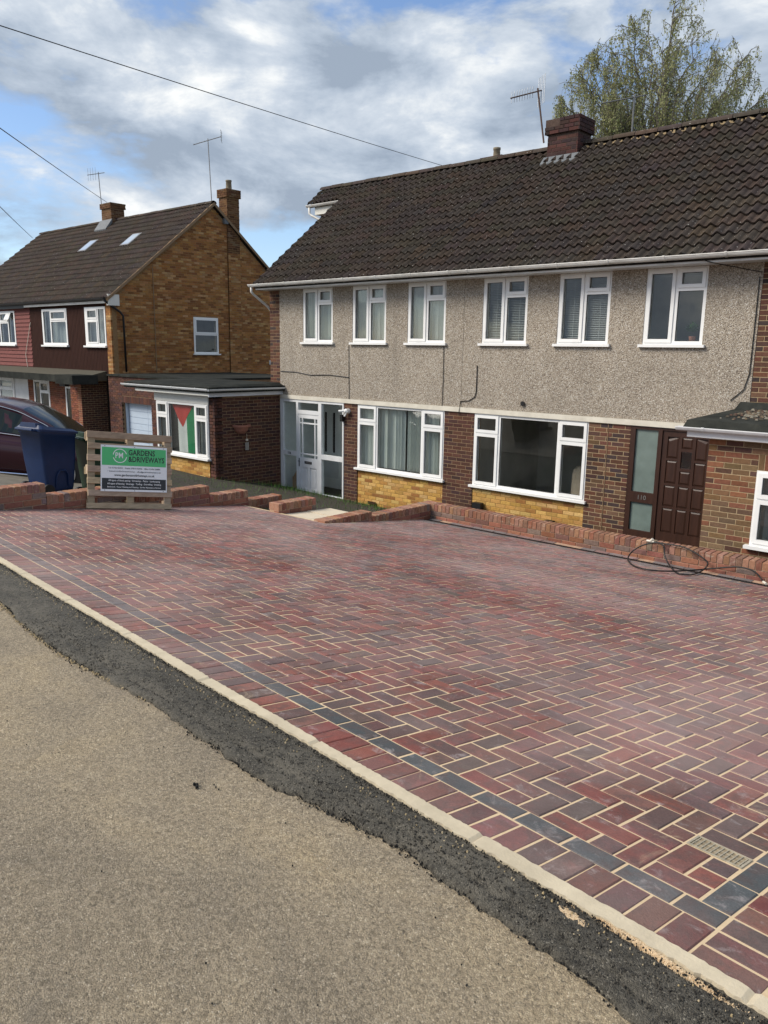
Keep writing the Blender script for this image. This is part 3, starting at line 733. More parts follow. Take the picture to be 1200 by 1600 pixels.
def ridge(parent, x0, x1, y, z, rad=.125, ln=.45, mort=None):
    n = round((x1 - x0) / ln); ln = (x1 - x0) / n; mb = MB(); k = 8
    for i in range(k):
        a, b = math.pi * i / k, math.pi * (i + 1) / k; A = (math.cos(a) * rad, math.sin(a) * rad * .8); B = (math.cos(b) * rad, math.sin(b) * rad * .8)
        mb.face([(0, A[0], A[1]), (0, B[0], B[1]), (ln - .012, B[0], B[1]), (ln - .012, A[0], A[1])][::-1]); C = [(q[0] * .86, q[1] * .86) for q in (A, B)]
        for xq in (0, ln - .012): mb.face([(xq, A[0], A[1]), (xq, B[0], B[1]), (xq, C[1][0], C[1][1]), (xq, C[0][0], C[0][1])])
    me = mb.mesh('ridge_tile'); me.materials.append(MT['tile']); col = pal(TILE, .2, 3); r = random.Random(8)
    for i in range(n):
        o = bpy.data.objects.new('ridge_tile', me); put(o, parent); o.location = Vector((x0 + i * ln, y, z + r.uniform(-.004, .006))) - ORG[parent]; o.color = shade(col()[:3], 1.15) + (1,)
    if mort:
        m = MB(); xx = x0
        while xx < x1 - .02:
            w = .035; h = r.uniform(-.02, .03)
            if r.random() < .85: m.box(xx, min(xx + w, x1), y - rad - .016, y - rad + .05, z - .085, z - .06 + h); xx += w
            else: xx += w
        tag(part(m, 'ridge_bedding', MT[mort], parent), kind='stuff')

def chimney(parent, x0, x1, y0, y1, z0, z1, palette, name='chimney', over=.045, capz=.26, pots=(), mortar='mortar_dk', ragged=False, objs=True):
    s = MB(); s.box(x0 + .005, x1 - .005, y0 + .005, y1 - .005, z0, z1 - .02)
    s.box(x0 - over + .012, x1 + over - .012, y0 - over + .012, y1 + over - .012, z1 - capz, z1 - .015)
    ch = part(s, name, MT[mortar], parent)
    sink = None if objs else MB(); r = random.Random(7)
    for fr, a in ((Fr((x0, y0, 0), 0), x1 - x0), (Fr((x1, y0, 0), 90), y1 - y0)):
        brickwork(fr, 0, a, z0, z1 - capz - .005, palette, ch, sink=sink, proud=0., dp=.03)
    o_ = over; capn = int(capz / .075)
    for fr, a in ((Fr((x0 - o_, y0 - o_, 0), 0), x1 - x0 + 2 * o_), (Fr((x1 + o_, y0 - o_, 0), 90), y1 - y0 + 2 * o_)):
        brickwork(fr, 0, a, z1 - capz, z1, palette, ch, sink=sink, proud=0., dp=.03, phase=1, holes=[(.0, .34, z1 - .10, z1)] if ragged and fr.ang == 0 else ())
    if sink is not None: tag(part(sink, 'bricks', MT['brick_s'], ch), kind='stuff')
    for (px, py, rad, h) in pots:
        p = MB(); p.lathe([(rad * 1.05, 0), (rad, .05), (rad * .9, h - .06), (rad * 1.02, h - .05), (rad * 1.02, h), (rad * .8, h), (rad * .78, h - .15)], 14, (px, py, z1 - .02)); part(p, 'chimney_pot', MT['clay'], ch, True)
    return ch
def gutter_run(parent, x0, x1, y, z, r=.058, mat='gutter', name='gutter', brackets=True, ends=True):
    mb = MB(); n = 8
    for rad, fl in ((r, 0), (r - .006, 1)):
        pr = [(y - rad * math.cos(math.pi * i / n), z - rad * math.sin(math.pi * i / n)) for i in range(n + 1)]
        for i in range(n):
            q = [(x0, *pr[i]), (x1, *pr[i]), (x1, *pr[i + 1]), (x0, *pr[i + 1])]; mb.face(q[::-1] if fl else q)
    for s in (-1, 1): mb.box(x0, x1, y + s * r - .006, y + s * r + .004, z - .006, z + .008)
    if ends:
        for xq in (x0, x1): mb.face([(xq, y - r * math.cos(math.pi * i / n), z - r * math.sin(math.pi * i / n)) for i in range(n + 1)])
    g = part(mb, name, MT[mat], parent)
    if brackets:
        x = x0 + .35
        while x < x1:
            b = MB(); 
            for i in range(n):
                a0, a1 = math.pi * i / n, math.pi * (i + 1) / n; R2 = r + .005
                b.face([(x, y - R2 * math.cos(a0), z - R2 * math.sin(a0)), (x + .035, y - R2 * math.cos(a0), z - R2 * math.sin(a0)), (x + .035, y - R2 * math.cos(a1), z - R2 * math.sin(a1)), (x, y - R2 * math.cos(a1), z - R2 * math.sin(a1))])
            b.box(x, x + .035, y - r - .012, y - r + .006, z - .004, z + .014); part(b, 'gutter_bracket', MT[mat], g); x += .92
    return g

# ------------------------------------------------------------------ the two halves of the pebbledashed pair
PITCH, YE, ZE, YR = 38.66, -.40, 4.88, 3.0
SLOPE = (YR - YE) / math.cos(R(PITCH)); ZR = ZE + (YR - YE) * math.tan(R(PITCH))
UZ0, UZ1 = 3.615, 4.80
LZ0, LZ1 = 2.29, 2.385
def dark_room(parent, x0, x1, y0, y1, z0, z1, fr=FRONT, mat='room'):
    m = mbT(fr)
    for q in ([(x0, y1, z0), (x1, y1, z0), (x1, y1, z1), (x0, y1, z1)], [(x0, y0, z0), (x0, y1, z0), (x0, y1, z1), (x0, y0, z1)], [(x1, y0, z0), (x1, y1, z0), (x1, y1, z1), (x1, y0, z1)],
              [(x0, y0, z0), (x1, y0, z0), (x1, y1, z0), (x0, y1, z0)], [(x0, y0, z1), (x1, y0, z1), (x1, y1, z1), (x0, y1, z1)]): m.face(q)
    return part(m, 'interior', MT[mat], parent)
def roof_of(root, x0, x1, ye, ze, pitch, yr, courses, budget, seed, mort=None, yb=None, wd=.36, base=TILE):
    p = R(pitch); zr = ze + (yr - ye) * math.tan(p); yb = yb or 2 * yr - ye
    m = MB(); t = .05
    m.hexa([(x0, ye, ze - t), (x1, ye, ze - t), (x1, yr, zr - t), (x0, yr, zr - t), (x0, ye, ze), (x1, ye, ze), (x1, yr, zr), (x0, yr, zr)])
    m.hexa([(x0, yr, zr - t), (x1, yr, zr - t), (x1, yb, ze - t), (x0, yb, ze - t), (x0, yr, zr + .04), (x1, yr, zr + .04), (x1, yb, ze + .04), (x0, yb, ze + .04)])
    rf = part(m, 'roof', MT['under'], root)
    tiled_slope(rf, x0, x1, ye - .03, ze, pitch, courses, (yr - ye) / math.cos(p), wd, budget, seed=seed, base=base)
    ridge(rf, x0, x1, yr, zr + .04, mort=mort)
    return rf
H1 = thing('semi_detached_house', 'pebbledashed right half of the pair with brown front door 110', 'house', (2.9, 0, 0), group='halves of the pebbledashed pair')
H2 = thing('semi_detached_house', 'pebbledashed left half of the pair with white glazed porch door', 'house', (-2.9, 0, 0), group='halves of the pebbledashed pair')
UPW = {H2: [(-4.57, -3.595), (-2.985, -2.01), (-1.42, -.445)], H1: [(.43, 1.405), (2.03, 3.005), (3.61, 4.585)]}
for Hh, xa, xb, q0, q1 in ((H1, 0.004, 5.38, 5.38, 5.75), (H2, -5.38, -.004, -5.75, -5.38)):
    m = MB(); m.holed(xa, xb, LZ1, 4.86, 0, .25, [(a, b, UZ0 - .02, UZ1) for a, b in UPW[Hh]]); part(m, 'rendered_wall', MT['dash'], Hh)
    # edge bead of reddish sealant round each opening is left to the frame; brick quoin strip
    qz = 0 if Hh is H2 else 0
    m = MB(); m.box(q0, q1, .012, .25, LZ1 if Hh is H1 else 2.5, 4.86); qs = part(m, 'brick_edge', MT['mortar_lt' if Hh is H1 else 'mortar_dk'], Hh)
    sk = MB(); brickwork(Fr((0, .0115, 0), 0), q0, q1, 2.55, 4.86, pal(MIXB, .2, 31), sink=sk); tag(part(sk, 'bricks', MT['brick_s'], qs), kind='stuff')
    ext_ = .6; m = MB()
    m.box(q0 if Hh is H2 else q1 - .1, q0 + .1 if Hh is H2 else q1, .25, 6.3, 0, 4.9); m.box(min(xa, q0), max(xb, q1), 6.0, 6.3, 0, 4.9)
    xo = q0 if Hh is H2 else q1
    m.face([(xo, .0, 4.9), (xo, 6.3, 4.9), (xo, YR, ZR - .1)]); part(m, 'side_wall', MT['mortar_dk'], Hh)
    dark_room(Hh, xa + .02, xb - .02, .25, 2.4, 2.6, 4.9, mat='room_lt'); 
    m = MB(); m.box(min(xa, q0) + .01, max(xb, q1) - .01, .24, 3.3, 2.36, 2.58); part(m, 'floor_slab', MT['room'], Hh)
    m = MB(); m.box(min(xa, q0 - .04), max(xb, q1 + .04), -.37, .0, 4.805, 4.825); part(m, 'soffit', MT['paint'], Hh)
    m = MB(); m.box(min(xa, q0 - .04), max(xb, q1 + .04), -.385, -.365, 4.80, 4.90); part(m, 'fascia', MT['gutter'], Hh)
    for a, b in UPW[Hh]: window(Hh, FRONT, a, b, UZ0, UZ1, upper_cells(a, b, UZ0, UZ1), d=.012, sill=.05)
roof1 = roof_of(H1, 0.0, 6.0, YE, ZE, PITCH, YR, 17, 290, 21, mort='ridgemortar')
roof2 = roof_of(H2, -5.82, 0.0, YE, ZE, PITCH, YR, 17, 290, 22)
gutter_run(H1, 0.02, 6.05, -.45, 4.915); gutter_run(H2, -5.93, 0.012, -.45, 4.915)
m = MB(); m.tube([(-5.86, -.45, 4.86), (-5.86, -.45, 4.76), (-5.84, -.40, 4.70), (-5.81, .0, 4.44), (-5.805, .10, 4.34), (-5.805, .11, 2.75)], .028, 8); part(m, 'downpipe', MT['gutter'], H2, True)
# timber band between the storeys
m = MB(); m.box(0.004, 5.10, -.028, .02, LZ0, LZ1 - .003); part(m, 'timber_band', MT['cream'], H1)
m = MB(); m.box(-5.36, -.004, -.028, .02, LZ0, LZ1 - .003); part(m, 'timber_band', MT['cream'], H2)
# cable clipped across the render
def cable(parent, pts, r=.006, mat='black', name='cable'):
    m = MB(); m.tube(pts, r, 5); return part(m, name, MT[mat], parent)
cable(H2, [(-5.36, -.012, 2.93), (-4.8, -.012, 2.925), (-4.3, -.012, 2.87), (-3.7, -.012, 2.895), (-3.08, -.012, 2.86)], .009)
cable(H2, [(-3.08, -.012, 3.55), (-3.07, -.012, 2.86), (-3.06, -.012, 2.36)], .006)
cable(H2, [(-.46, -.012, 3.55), (-.45, -.012, 2.9), (-.46, -.014, 2.36)], .006)
cable(H1, [(.36, -.012, 3.2), (.36, -.012, 2.7), (.33, -.012, 2.6), (.20, -.012, 2.52), (-.0, -.014, 2.5), (-.02, -.03, 2.3), (-.02, -.03, 2.22)], .008)
cable(H1, [(5.34, -.012, 4.6), (5.34, -.012, 3.2), (5.28, -.012, 2.95), (5.10, -.012, 2.78)], .007)
cable(H1, [(4.35, -.52, 4.95), (4.75, -.40, 4.80), (5.37, -.015, 4.66)], .007)
m = MB(); m.tube([(1.42, -.03, 2.53), (1.42, .02, 2.53)], .035, 12); m.tube([(1.42, -.034, 2.53), (1.42, -.02, 2.53)], [.045, .045], 12); part(m, 'overflow_pipe', MT['black'], H1)
cable(H1, [(-.1, 2.45, ZE + 2.85 * .8 + .14), (-.35, 1.7, ZE + 2.1 * .8 + .14), (-.62, 1.0, ZE + 1.4 * .8 + .14), (-.95, .3, ZE + .7 * .8 + .14), (-1.2, -.3, ZE + .22)], .006, 'rubber')

# ground floor, right half
def brick_part(Hh, name, x0, x1, z0, z1, zs_, palette, mort, phase=0, y=.0):
    m = MB(); m.box(x0, x1, y + .008, y + .24, z0, z1); p = part(m, name, MT[mort], Hh); fr = Fr((0, y + .0075, 0), 0)
    n = int((zs_ - z0) / .075); zb = z0 + n * .075
    if n > 0: sk = MB(); brickwork(fr, x0, x1, z0, zb - .012, palette, sink=sk, phase=phase); tag(part(sk, 'bricks', MT['brick_s'], p), kind='stuff')
    brickwork(fr, x0, x1, zb, z1, palette, p, phase=phase + n); return p
brick_part(H1, 'brick_pier', 2.762, 3.535, -.04, LZ0 - .004, .30, pal(MIXB, .22, 41), 'mortar_lt')
m = MB(); m.box(3.125, 3.135, -.004, .01, .2, 2.28); part(m, 'movement_joint', MT['mortar_dk'], H1)
brick_part(H1, 'brick_panel', .333, 2.76, -.02, .83, .20, pal(YEL, .16, 42), 'mortar_yl', y=.02)
W2 = window(H1, FRONT, .333, 2.76, .885, 2.285, wide_cells(.333, 2.76, .885, 2.285), d=.01, sill=.05)
m = MB(); m.box(4.98, 5.44, .02, .25, 0, LZ0); part(m, 'wall', MT['mortar_dk'], H1)
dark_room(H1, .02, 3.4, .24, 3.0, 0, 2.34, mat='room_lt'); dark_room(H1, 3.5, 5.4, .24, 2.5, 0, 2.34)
# ground floor, left half
brick_part(H2, 'brick_pier', -3.228, -2.812, -.04, LZ0 - .004, -.04, pal(DARK, .22, 43), 'mortar_dk')
brick_part(H2, 'brick_pier', -.402, .331, -.04, LZ0 - .004, .22, pal(DARK, .2, 44), 'mortar_dk', 1)
brick_part(H2, 'brick_panel', -2.81, -.404, -.02, .83, .02, pal(YEL, .16, 45), 'mortar_yl', y=.02)
W1 = window(H2, FRONT, -2.81, -.404, .885, 2.285, wide_cells(-2.81, -.404, .885, 2.285), d=.01, sill=.05)
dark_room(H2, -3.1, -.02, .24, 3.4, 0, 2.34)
m = MB(); m.box(-2.45, -2.23, -.03, .0, .10, .165); part(m, 'air_brick', MT['brown_wood'], H2)
for ax_, aw in ((.43, .2), (2.06, .16)):
    m = MB(); m.box(ax_, ax_ + aw, -.11, -.0, .30, .55 if ax_ < 1 else .44); part(m, 'meter_box' if ax_ < 1 else 'vent', MT['black'], H1)
# blinds
for a, b, lb in ((-4.57, -3.595, 'pale vertical blind behind the upstairs window nearest the left corner'), (-2.985, -2.01, 'grey vertical blind behind the second upstairs window from the left corner'), (-1.42, -.445, 'grey net-like blind behind the third upstairs window from the left corner')):
    vertical_blind(FRONT, a + .07, b - .05, UZ0 + .03, UZ1 - .05, .14, lb, 'blind' if a < -4 else 'net', turn=62 if a < -4 else 28, pitch=.075)
vertical_blind(FRONT, -2.74, -.46, .93, 2.24, .16, 'grey green vertical blind filling the wide ground floor window', 'blind', turn=52, pitch=.082, gaps=((-1.56, -1.46),))
venetian(FRONT, .52, 1.35, UZ0 + .05, UZ1 - .06, .11, 'half open venetian blind in the upstairs window just right of the party line')
venetian(FRONT, 2.12, 2.95, UZ0 + .05, UZ1 - .06, .11, 'venetian blind in the second upstairs window from the right')
# house plant in the right-hand upstairs window
t = thing('potted_plant', 'small green plant standing inside the rightmost upstairs window', 'plant', (4.36, .17, UZ0 + .02))
m = MB(); m.lathe([(.0, 0), (.04, 0), (.055, .1), (.058, .11), (.05, .11), (.045, .09), (0, .09)], 12, (4.36, .17, UZ0 + .02)); part(m, 'pot', MT['terracotta'], t, True)
m = MB(); r = random.Random(6)
for i in range(130):
    a, e, l = r.uniform(0, 6.28), r.uniform(.0, 1.5), r.uniform(.05, .13); c = Vector((4.36, .17, UZ0 + .20)); dd = Vector((math.cos(a) * math.cos(e), math.sin(a) * math.cos(e), math.sin(e)))
    s_ = dd.cross(Vector((0, 0, 1))).normalized() * .02; p = c + dd * l; m.face([c + dd * (l - .05), p - s_, p + dd * .04, p + s_])
part(m, 'leaves', MT['plantleaf'], t)
m = MB(); m.box(3.4, 4.8, .12, .25, UZ0 - .03, UZ0 + .018); part(m, 'window_board', MT['paint'], H1)
# dust-sheeted armchair in the front room
t = thing('armchair', 'armchair under a beige dust sheet behind the right ground floor window', 'armchair', (2.25, .95, 0))
m = MB(); import bmesh
def soft_box(x0, x1, y0, y1, z0, z1, bev, seed, amp=.02, name='cover', mat='linen', parent=None, local=False, seg=3, sub=0):
    b = bmesh.new(); bmesh.ops.create_cube(b, size=1)
    for v in b.verts: v.co = Vector((x0 if v.co.x < 0 else x1, y0 if v.co.y < 0 else y1, z0 if v.co.z < 0 else z1))
    bmesh.ops.bevel(b, geom=b.edges[:], offset=bev, segments=seg, profile=.5, affect='EDGES')
    if sub: bmesh.ops.subdivide_edges(b, edges=b.edges[:], cuts=sub, use_grid_fill=True)
    rr_ = random.Random(seed)
    for v in b.verts: v.co += Vector((rr_.uniform(-amp, amp), rr_.uniform(-amp, amp), rr_.uniform(-amp, amp)))
    org = Vector((0, 0, 0)) if local or parent is None else ORG[parent]
    for v in b.verts: v.co -= org
    me = bpy.data.meshes.new(name); b.to_mesh(me); b.free(); me.shade_smooth(); me.materials.append(MT[mat]); return put(bpy.data.objects.new(name, me), parent)
soft_box(1.8, 2.75, .6, 1.4, 0, .62, .1, 1, .02, 'cover', 'linen', t); soft_box(1.85, 2.7, 1.15, 1.5, .3, 1.28, .12, 2, .03, 'back_cover', 'linen', t)

# ---- brown door and sidelight (110)
dr = thing('front_door', 'dark brown panelled front door with frosted side light numbered 110', 'door', (4.25, 0, .12))
m = MB(); m.holed(3.54, 4.98, .12, LZ0 - .004, -.002, .09, [(3.625, 4.015, .52, 1.0), (3.625, 4.015, 1.18, 2.235), (4.085, 4.915, .16, 2.245)]); fr_ = part(m, 'frame', MT['brown_wood'], dr)
for z0, z1 in ((.52, 1.0), (1.18, 2.235)):
    m = MB(); m.box(3.62, 4.02, .035, .045, z0 - .005, z1 + .005); part(m, 'pane', MT['frost'], fr_)
m = MB(); DX0_, DX1_ = 4.09, 4.91
rows = [(.56, .965), (1.0, 1.345), (1.385, 1.76), (1.80, 2.15)]; xsd = [(4.175, 4.36), (4.41, 4.585), (4.635, 4.82)]
holes = [(a, b, z0, z1) for z0, z1 in rows for a, b in xsd]
holes[7] = (4.41, 4.585, 1.385, 1.60); holes[10] = (4.41, 4.585, 1.97, 2.15); holes.append((4.41, 4.585, 1.65, 1.92))
m.holed(DX0_, DX1_, .165, 2.24, .02, .06, holes); leaf = part(m, 'door_leaf', MT['brown_wood'], dr)
for k, h in enumerate(holes):
    m = MB()
    if k == 12: m.box(h[0], h[1], .04, .046, h[2], h[3]); part(m, 'pane', MT['glass'], leaf); continue
    a, b, c, d_ = h[0] + .001, h[1] - .001, h[2] + .001, h[3] - .001; i = .03; tp = .045 if k in (9, 10, 11) else 0
    sl_ = {9: (-tp, 0), 10: (0, 0), 11: (0, -tp)}.get(k, (0, 0))
    O = [(a, .036, c), (b, .036, c), (b, .036, d_ + sl_[1]), (a, .036, d_ + sl_[0])]; I = [(a + i, .023, c + i), (b - i, .023, c + i), (b - i, .023, d_ - i + sl_[1]), (a + i, .023, d_ - i + sl_[0])]
    m.face(I)
    for q in range(4): m.face([O[q], O[(q + 1) % 4], I[(q + 1) % 4], I[q]])
    m.face([(a, .05, c), (b, .05, c), (b, .05, d_), (a, .05, d_)]); part(m, 'panel', MT['brown_wood'], leaf)
m = MB(); m.box(4.60, 4.86, .01, .02, .18, .22); m.box(4.09, 4.91, -.03, .02, .165, .2); part(m, 'weather_bar', MT['brown_wood'], dr)
m = MB(); m.box(4.0, 4.98, -.12, .0, .07, .12); part(m, 'threshold', MT['alu'], dr)
FONT_CACHE = {}
def text(parent, s, size, M4, mat, name='lettering', ext=.0008, align='LEFT', squeeze=1., bold=0.):
    cu = bpy.data.curves.new(name, 'FONT'); cu.body = s; cu.size = size; cu.extrude = ext; cu.align_x = align; cu.offset = bold; cu.resolution_u = 2
    tmp = bpy.data.objects.new('tmp', cu); COL.objects.link(tmp); bpy.context.view_layer.update()
    me = bpy.data.meshes.new_from_object(tmp.evaluated_get(bpy.context.evaluated_depsgraph_get())); bpy.data.objects.remove(tmp, do_unlink=True)
    me.transform(Matrix.Diagonal((squeeze, 1, 1, 1))); me.materials.clear(); me.materials.append(MT[mat])
    o = bpy.data.objects.new(name, me); put(o, parent); o.matrix_local = M4; return o
STAND = Matrix.Rotation(R(90), 4, 'X')          # text upright, facing -Y
text(dr, '110', .11, Matrix.Translation(Vector((3.735, -.005, 1.055)) - ORG[dr]) @ STAND, 'galv', 'house_number', .003)
# ---- glazed white porch (116)
po = thing('porch_screen', 'white timber porch screen with glazed door and side lights', 'porch', (-4.3, 0, .02))
PX0, PX1 = -5.385, -3.232
m = MB(); lights = [(-5.285, -4.815, .11, .94), (-5.285, -4.815, 1.045, 2.225), (-4.745, -4.055, 2.045, 2.225), (-4.755, -4.045, .04, 1.955), (-3.955, -3.272, .11, .945), (-3.955, -3.272, 1.055, 2.235)]
m.holed(PX0, PX1, .02, LZ0 - .004, -.01, .075, lights); pf = part(m, 'frame', MT['paint'], po)
for k, h in enumerate(lights):
    if k == 3: continue
    m = MB(); m.box(h[0] - .004, h[1] + .004, .03, .036, h[2] - .004, h[3] + .004); part(m, 'pane', MT['glass'], pf)
for a, b in ((PX0 - .02, -4.80), (-4.0, PX1 + .02)):
    m = MB(); m.box(a, b, -.10, -.011, .0, .075); part(m, 'sill', MT['cream'], po)
m = MB(); gl = [(-4.70, -4.625, 1.76, 1.86), (-4.595, -4.195, 1.76, 1.86), (-4.165, -4.095, 1.76, 1.86), (-4.70, -4.625, 1.03, 1.73), (-4.595, -4.195, 1.03, 1.73), (-4.165, -4.095, 1.03, 1.73), (-4.70, -4.625, .925, 1.0), (-4.595, -4.195, .925, 1.0), (-4.165, -4.095, .925, 1.0)]
pn = [(-4.665, -4.425, .19, .695), (-4.36, -4.115, .19, .695)]
m.holed(-4.752, -4.048, .045, 1.95, .0, .045, gl + pn); pd = part(m, 'door_leaf', MT['paint'], po)
for h in gl: m = MB(); m.box(h[0] - .003, h[1] + .003, .018, .024, h[2] - .003, h[3] + .003); part(m, 'pane', MT['glass'], pd)
for h in pn:
    m = MB(); m.box(h[0] - .001, h[1] + .001, .022, .03, h[2] - .001, h[3] + .001); m.cbox(h[0] + .04, h[1] - .04, .010, .0225, h[2] + .04, h[3] - .04, .006); part(m, 'panel', MT['paint'], pd)
m = MB(); m.box(-4.535, -4.285, -.006, .0005, .785, .845); lp = part(m, 'letter_plate', MT['black'], pd); m = MB(); m.box(-4.50, -4.32, -.009, -.0055, .80, .83); part(m, 'flap', MT['galv'], lp)
m = MB(); m.box(-4.735, -4.71, -.006, .001, .70, .90); m.tube([(-4.722, -.0, .83), (-4.722, -.04, .83), (-4.66, -.045, .83)], .008, 6); part(m, 'handle', MT['black'], pd)
m = MB(); m.box(-4.78, -4.02, -.14, -.004, .0, .04); part(m, 'threshold', MT['conc'], po)
text(po, '116', .085, Matrix.Translation(Vector((-5.13, -.012, .965)) - ORG[po]) @ STAND, 'black', 'house_number', .002, bold=.002)
dark_room(H2, -5.34, -3.25, .12, 1.30, 0.01, 2.34, mat='porch_in')
idr = thing('inner_door', 'white inner door with two narrow dark slit windows behind the porch glass', 'door', (-4.9, 1.2, 0))
m = MB(); m.holed(-5.32, -4.43, .02, 2.1, 1.18, 1.24, [(-5.08, -4.99, .92, 1.92), (-4.79, -4.70, .92, 1.92)]); il = part(m, 'door_leaf', MT['upvc'], idr)
for a in (-5.08, -4.79): m = MB(); m.box(a, a + .09, 1.20, 1.21, .92, 1.92); part(m, 'pane', MT['black'], il)
m = MB(); m.box(-5.2, -4.56, 1.165, 1.179, .28, .72); part(m, 'panel', MT['paint'], il)
t = thing('cardboard_box', 'crumpled brown cardboard boxes behind the lower left porch pane', 'box', (-5.02, .35, .02), (0, 0, R(25)))
m = MB(); m.box(-.2, .2, -.12, .12, 0, .36); m.hexa([(-.18, -.1, .37), (.2, -.1, .37), (.2, .12, .37), (-.18, .12, .37), (-.05, -.1, .62), (.22, -.06, .56), (.22, .1, .56), (-.05, .08, .66)]); part(m, 'carton', MT['card'], t, local=True)
# security light and camera beside the porch
t = thing('security_camera', 'white twin security camera bracket on the brick beside the porch', 'camera', (-3.12, -.02, 2.12))
m = MB(); m.tube([(-3.08, .0, 2.12), (-3.08, -.1, 2.12)], .055, 14); m.tube([(-3.08, -.1, 2.12), (-3.08, -.13, 2.12)], [.05, .02], 14); part(m, 'dome', MT['upvc'], t, False)
m = MB(); m.tube([(-3.10, -.06, 2.13), (-3.24, -.16, 2.11)], .028, 10); m.tube([(-3.10, -.05, 2.08), (-3.13, -.09, 2.0)], .02, 8); part(m, 'barrel', MT['upvc'], t)
m = MB(); m.tube([(-3.24, -.16, 2.11), (-3.245, -.164, 2.109)], .022, 10); part(m, 'lens', MT['black'], t)
m = MB(); m.box(-3.27, -3.2, -.09, -.02, 1.88, 2.03); part(m, 'sensor', MT['black'], t)

# ---- side roof box at the left end of the ridge
m = MB(); xd0, xd1 = -7.0, -5.55; yd = 2.48; zd = ZE + (yd - YE) * math.tan(R(PITCH))
gx = part((lambda q: (q.hexa([(xd0, yd, zd - .06), (xd1, yd, zd - .06), (xd1, YR, ZR - .06), (xd0, YR, ZR - .06), (xd0, yd, zd), (xd1, yd, zd), (xd1, YR, ZR), (xd0, YR, ZR)]), q.hexa([(xd0, YR, ZR - .06), (-5.8, YR, ZR - .06), (-5.8, 4.2, zd - .3), (xd0, 4.2, zd - .3), (xd0, YR, ZR), (-5.8, YR, ZR), (-5.8, 4.2, zd - .2), (xd0, 4.2, zd - .2)]), q)[-1])(m), 'side_gablet_roof', MT['under'], H2)
tiled_slope(gx, xd0 - .03, -5.83, yd - .03, zd, PITCH, 3, (YR - yd) / math.cos(R(PITCH)), .297, 12, seed=51)
ridge(gx, xd0 - .02, -5.82, YR, ZR + .04)
m = MB(); m.box(xd0 + .18, xd1 - .02, yd + .03, yd + .05, zd - .24, zd - .05); m.box(xd0 + .18, xd1 - .1, yd + .05, yd + .5, zd - .24, zd - .22); part(m, 'fascia', MT['garagewhite'], H2)
m = MB(); m.box(xd0 + .75, -5.6, yd + .12, 4.0, zd - 1.3, zd - .22); part(m, 'gablet_wall', MT['brown_board'], H2)
gutter_run(H2, xd0 - .06, xd1 + .05, yd - .03, zd + .0, .05, brackets=False)
m = MB(); m.tube([(xd0 + .03, yd - .03, zd - .05), (xd0 + .03, yd - .03, zd - .2), (xd0 + .12, yd - .02, zd - .26), (-6.0, yd - .1, zd - .62)], .03, 8); part(m, 'downpipe', MT['gutter'], H2, True)
# ---- party chimney and its lead, rear chimney
RC = pal([(.062, .030, .027), (.05, .028, .027), (.08, .034, .029), (.042, .028, .028)], .2, 61)
MT['mortar_blk'] = M('sooty mortar', (.085, .06, .05), .95, .3, 20, .3, 120, .1)
ch1 = chimney(H1, .04, .74, 2.66, 3.2, 7.3, 8.17, RC, capz=.30, over=.05, ragged=True, mortar='mortar_blk')
m = MB()
for k in range(8):
    x = -.02 + k * .1; zl = ZE + (2.62 - YE) * math.tan(R(PITCH)); h0, h1 = .012 * (k % 2), .012 * ((k + 1) % 2)
    m.hexa([(x, 2.50, zl - .03 - h0), (x + .1, 2.50, zl - .03 - h1), (x + .1, 2.65, zl + .10), (x, 2.65, zl + .10), (x, 2.495, zl - .005 - h0), (x + .1, 2.495, zl - .005 - h1), (x + .1, 2.645, zl + .15), (x, 2.645, zl + .15)])
part(m, 'lead_flashing', MT['lead'], ch1)
chimney(H2, -2.78, -2.2, 4.3, 4.8, 6.2, 8.12, RC, capz=.15, over=.03, pots=((-2.47, 4.5, .09, .24),), objs=False)

# ---- flat roofed extension on the right
EY = -1.75; EX = 5.45
fx_ = Fr((0, EY, 0), 0); fxb = Fr((0, EY + .0115, 0), 0)
m = MB(); m.holed(EX, 8.7, -.05, 2.38, EY + .012, EY + .24, [(6.10, 7.3, .985, 1.985)]); m.box(EX, EX + .24, EY + .24, 0, -.05, 2.38); m.box(8.46, 8.7, EY + .24, 0, -.05, 2.38); ew = part(m, 'extension_wall', MT['mortar_lt'], H1)
op = pal(ORG_, .2, 71); hw = [(6.10, 7.3, .93, 1.985), (6.10, 7.3, 1.985, 2.20)]
sk = MB(); brickwork(fxb, EX, 8.7, -.05, .62, op, sink=sk, holes=hw); brickwork(fxb, 6.75, 8.7, .625, 2.36, op, sink=sk, holes=hw)
tag(part(sk, 'bricks', MT['brick_s'], ew), kind='stuff')
brickwork(fxb, EX, 6.74, .625, 2.36, op, ew, holes=hw)
x = 6.11
while x < 6.7:
    o = bpy.data.objects.new('soldier_brick', brick_mesh(.065, .205, .06)); put(o, ew); o.location = Vector((x, EY + .0075, 1.99)) - ORG[ew]; o.color = op(); x += .075
m = MB(); m.box(6.7, 7.3, EY + .006, EY + .02, 1.99, 2.195); part(m, 'lintel', MT['mortar_lt'], ew)
window(H1, fx_, 6.10, 7.3, .985, 1.985, [(6.13, 6.45, 1.62, 1.955, 'c'), (6.13, 6.45, 1.015, 1.60, 'c'), (6.49, 7.27, 1.03, 1.94, 'f')], d=.0, sill=.06)
dark_room(H1, 5.75, 8.4, EY + .25, -.1, 0, 2.3)
vertical_blind(fx_, 6.16, 7.25, 1.03, 1.95, .2, 'pale net curtain in the window of the right brick extension', 'net', turn=10)
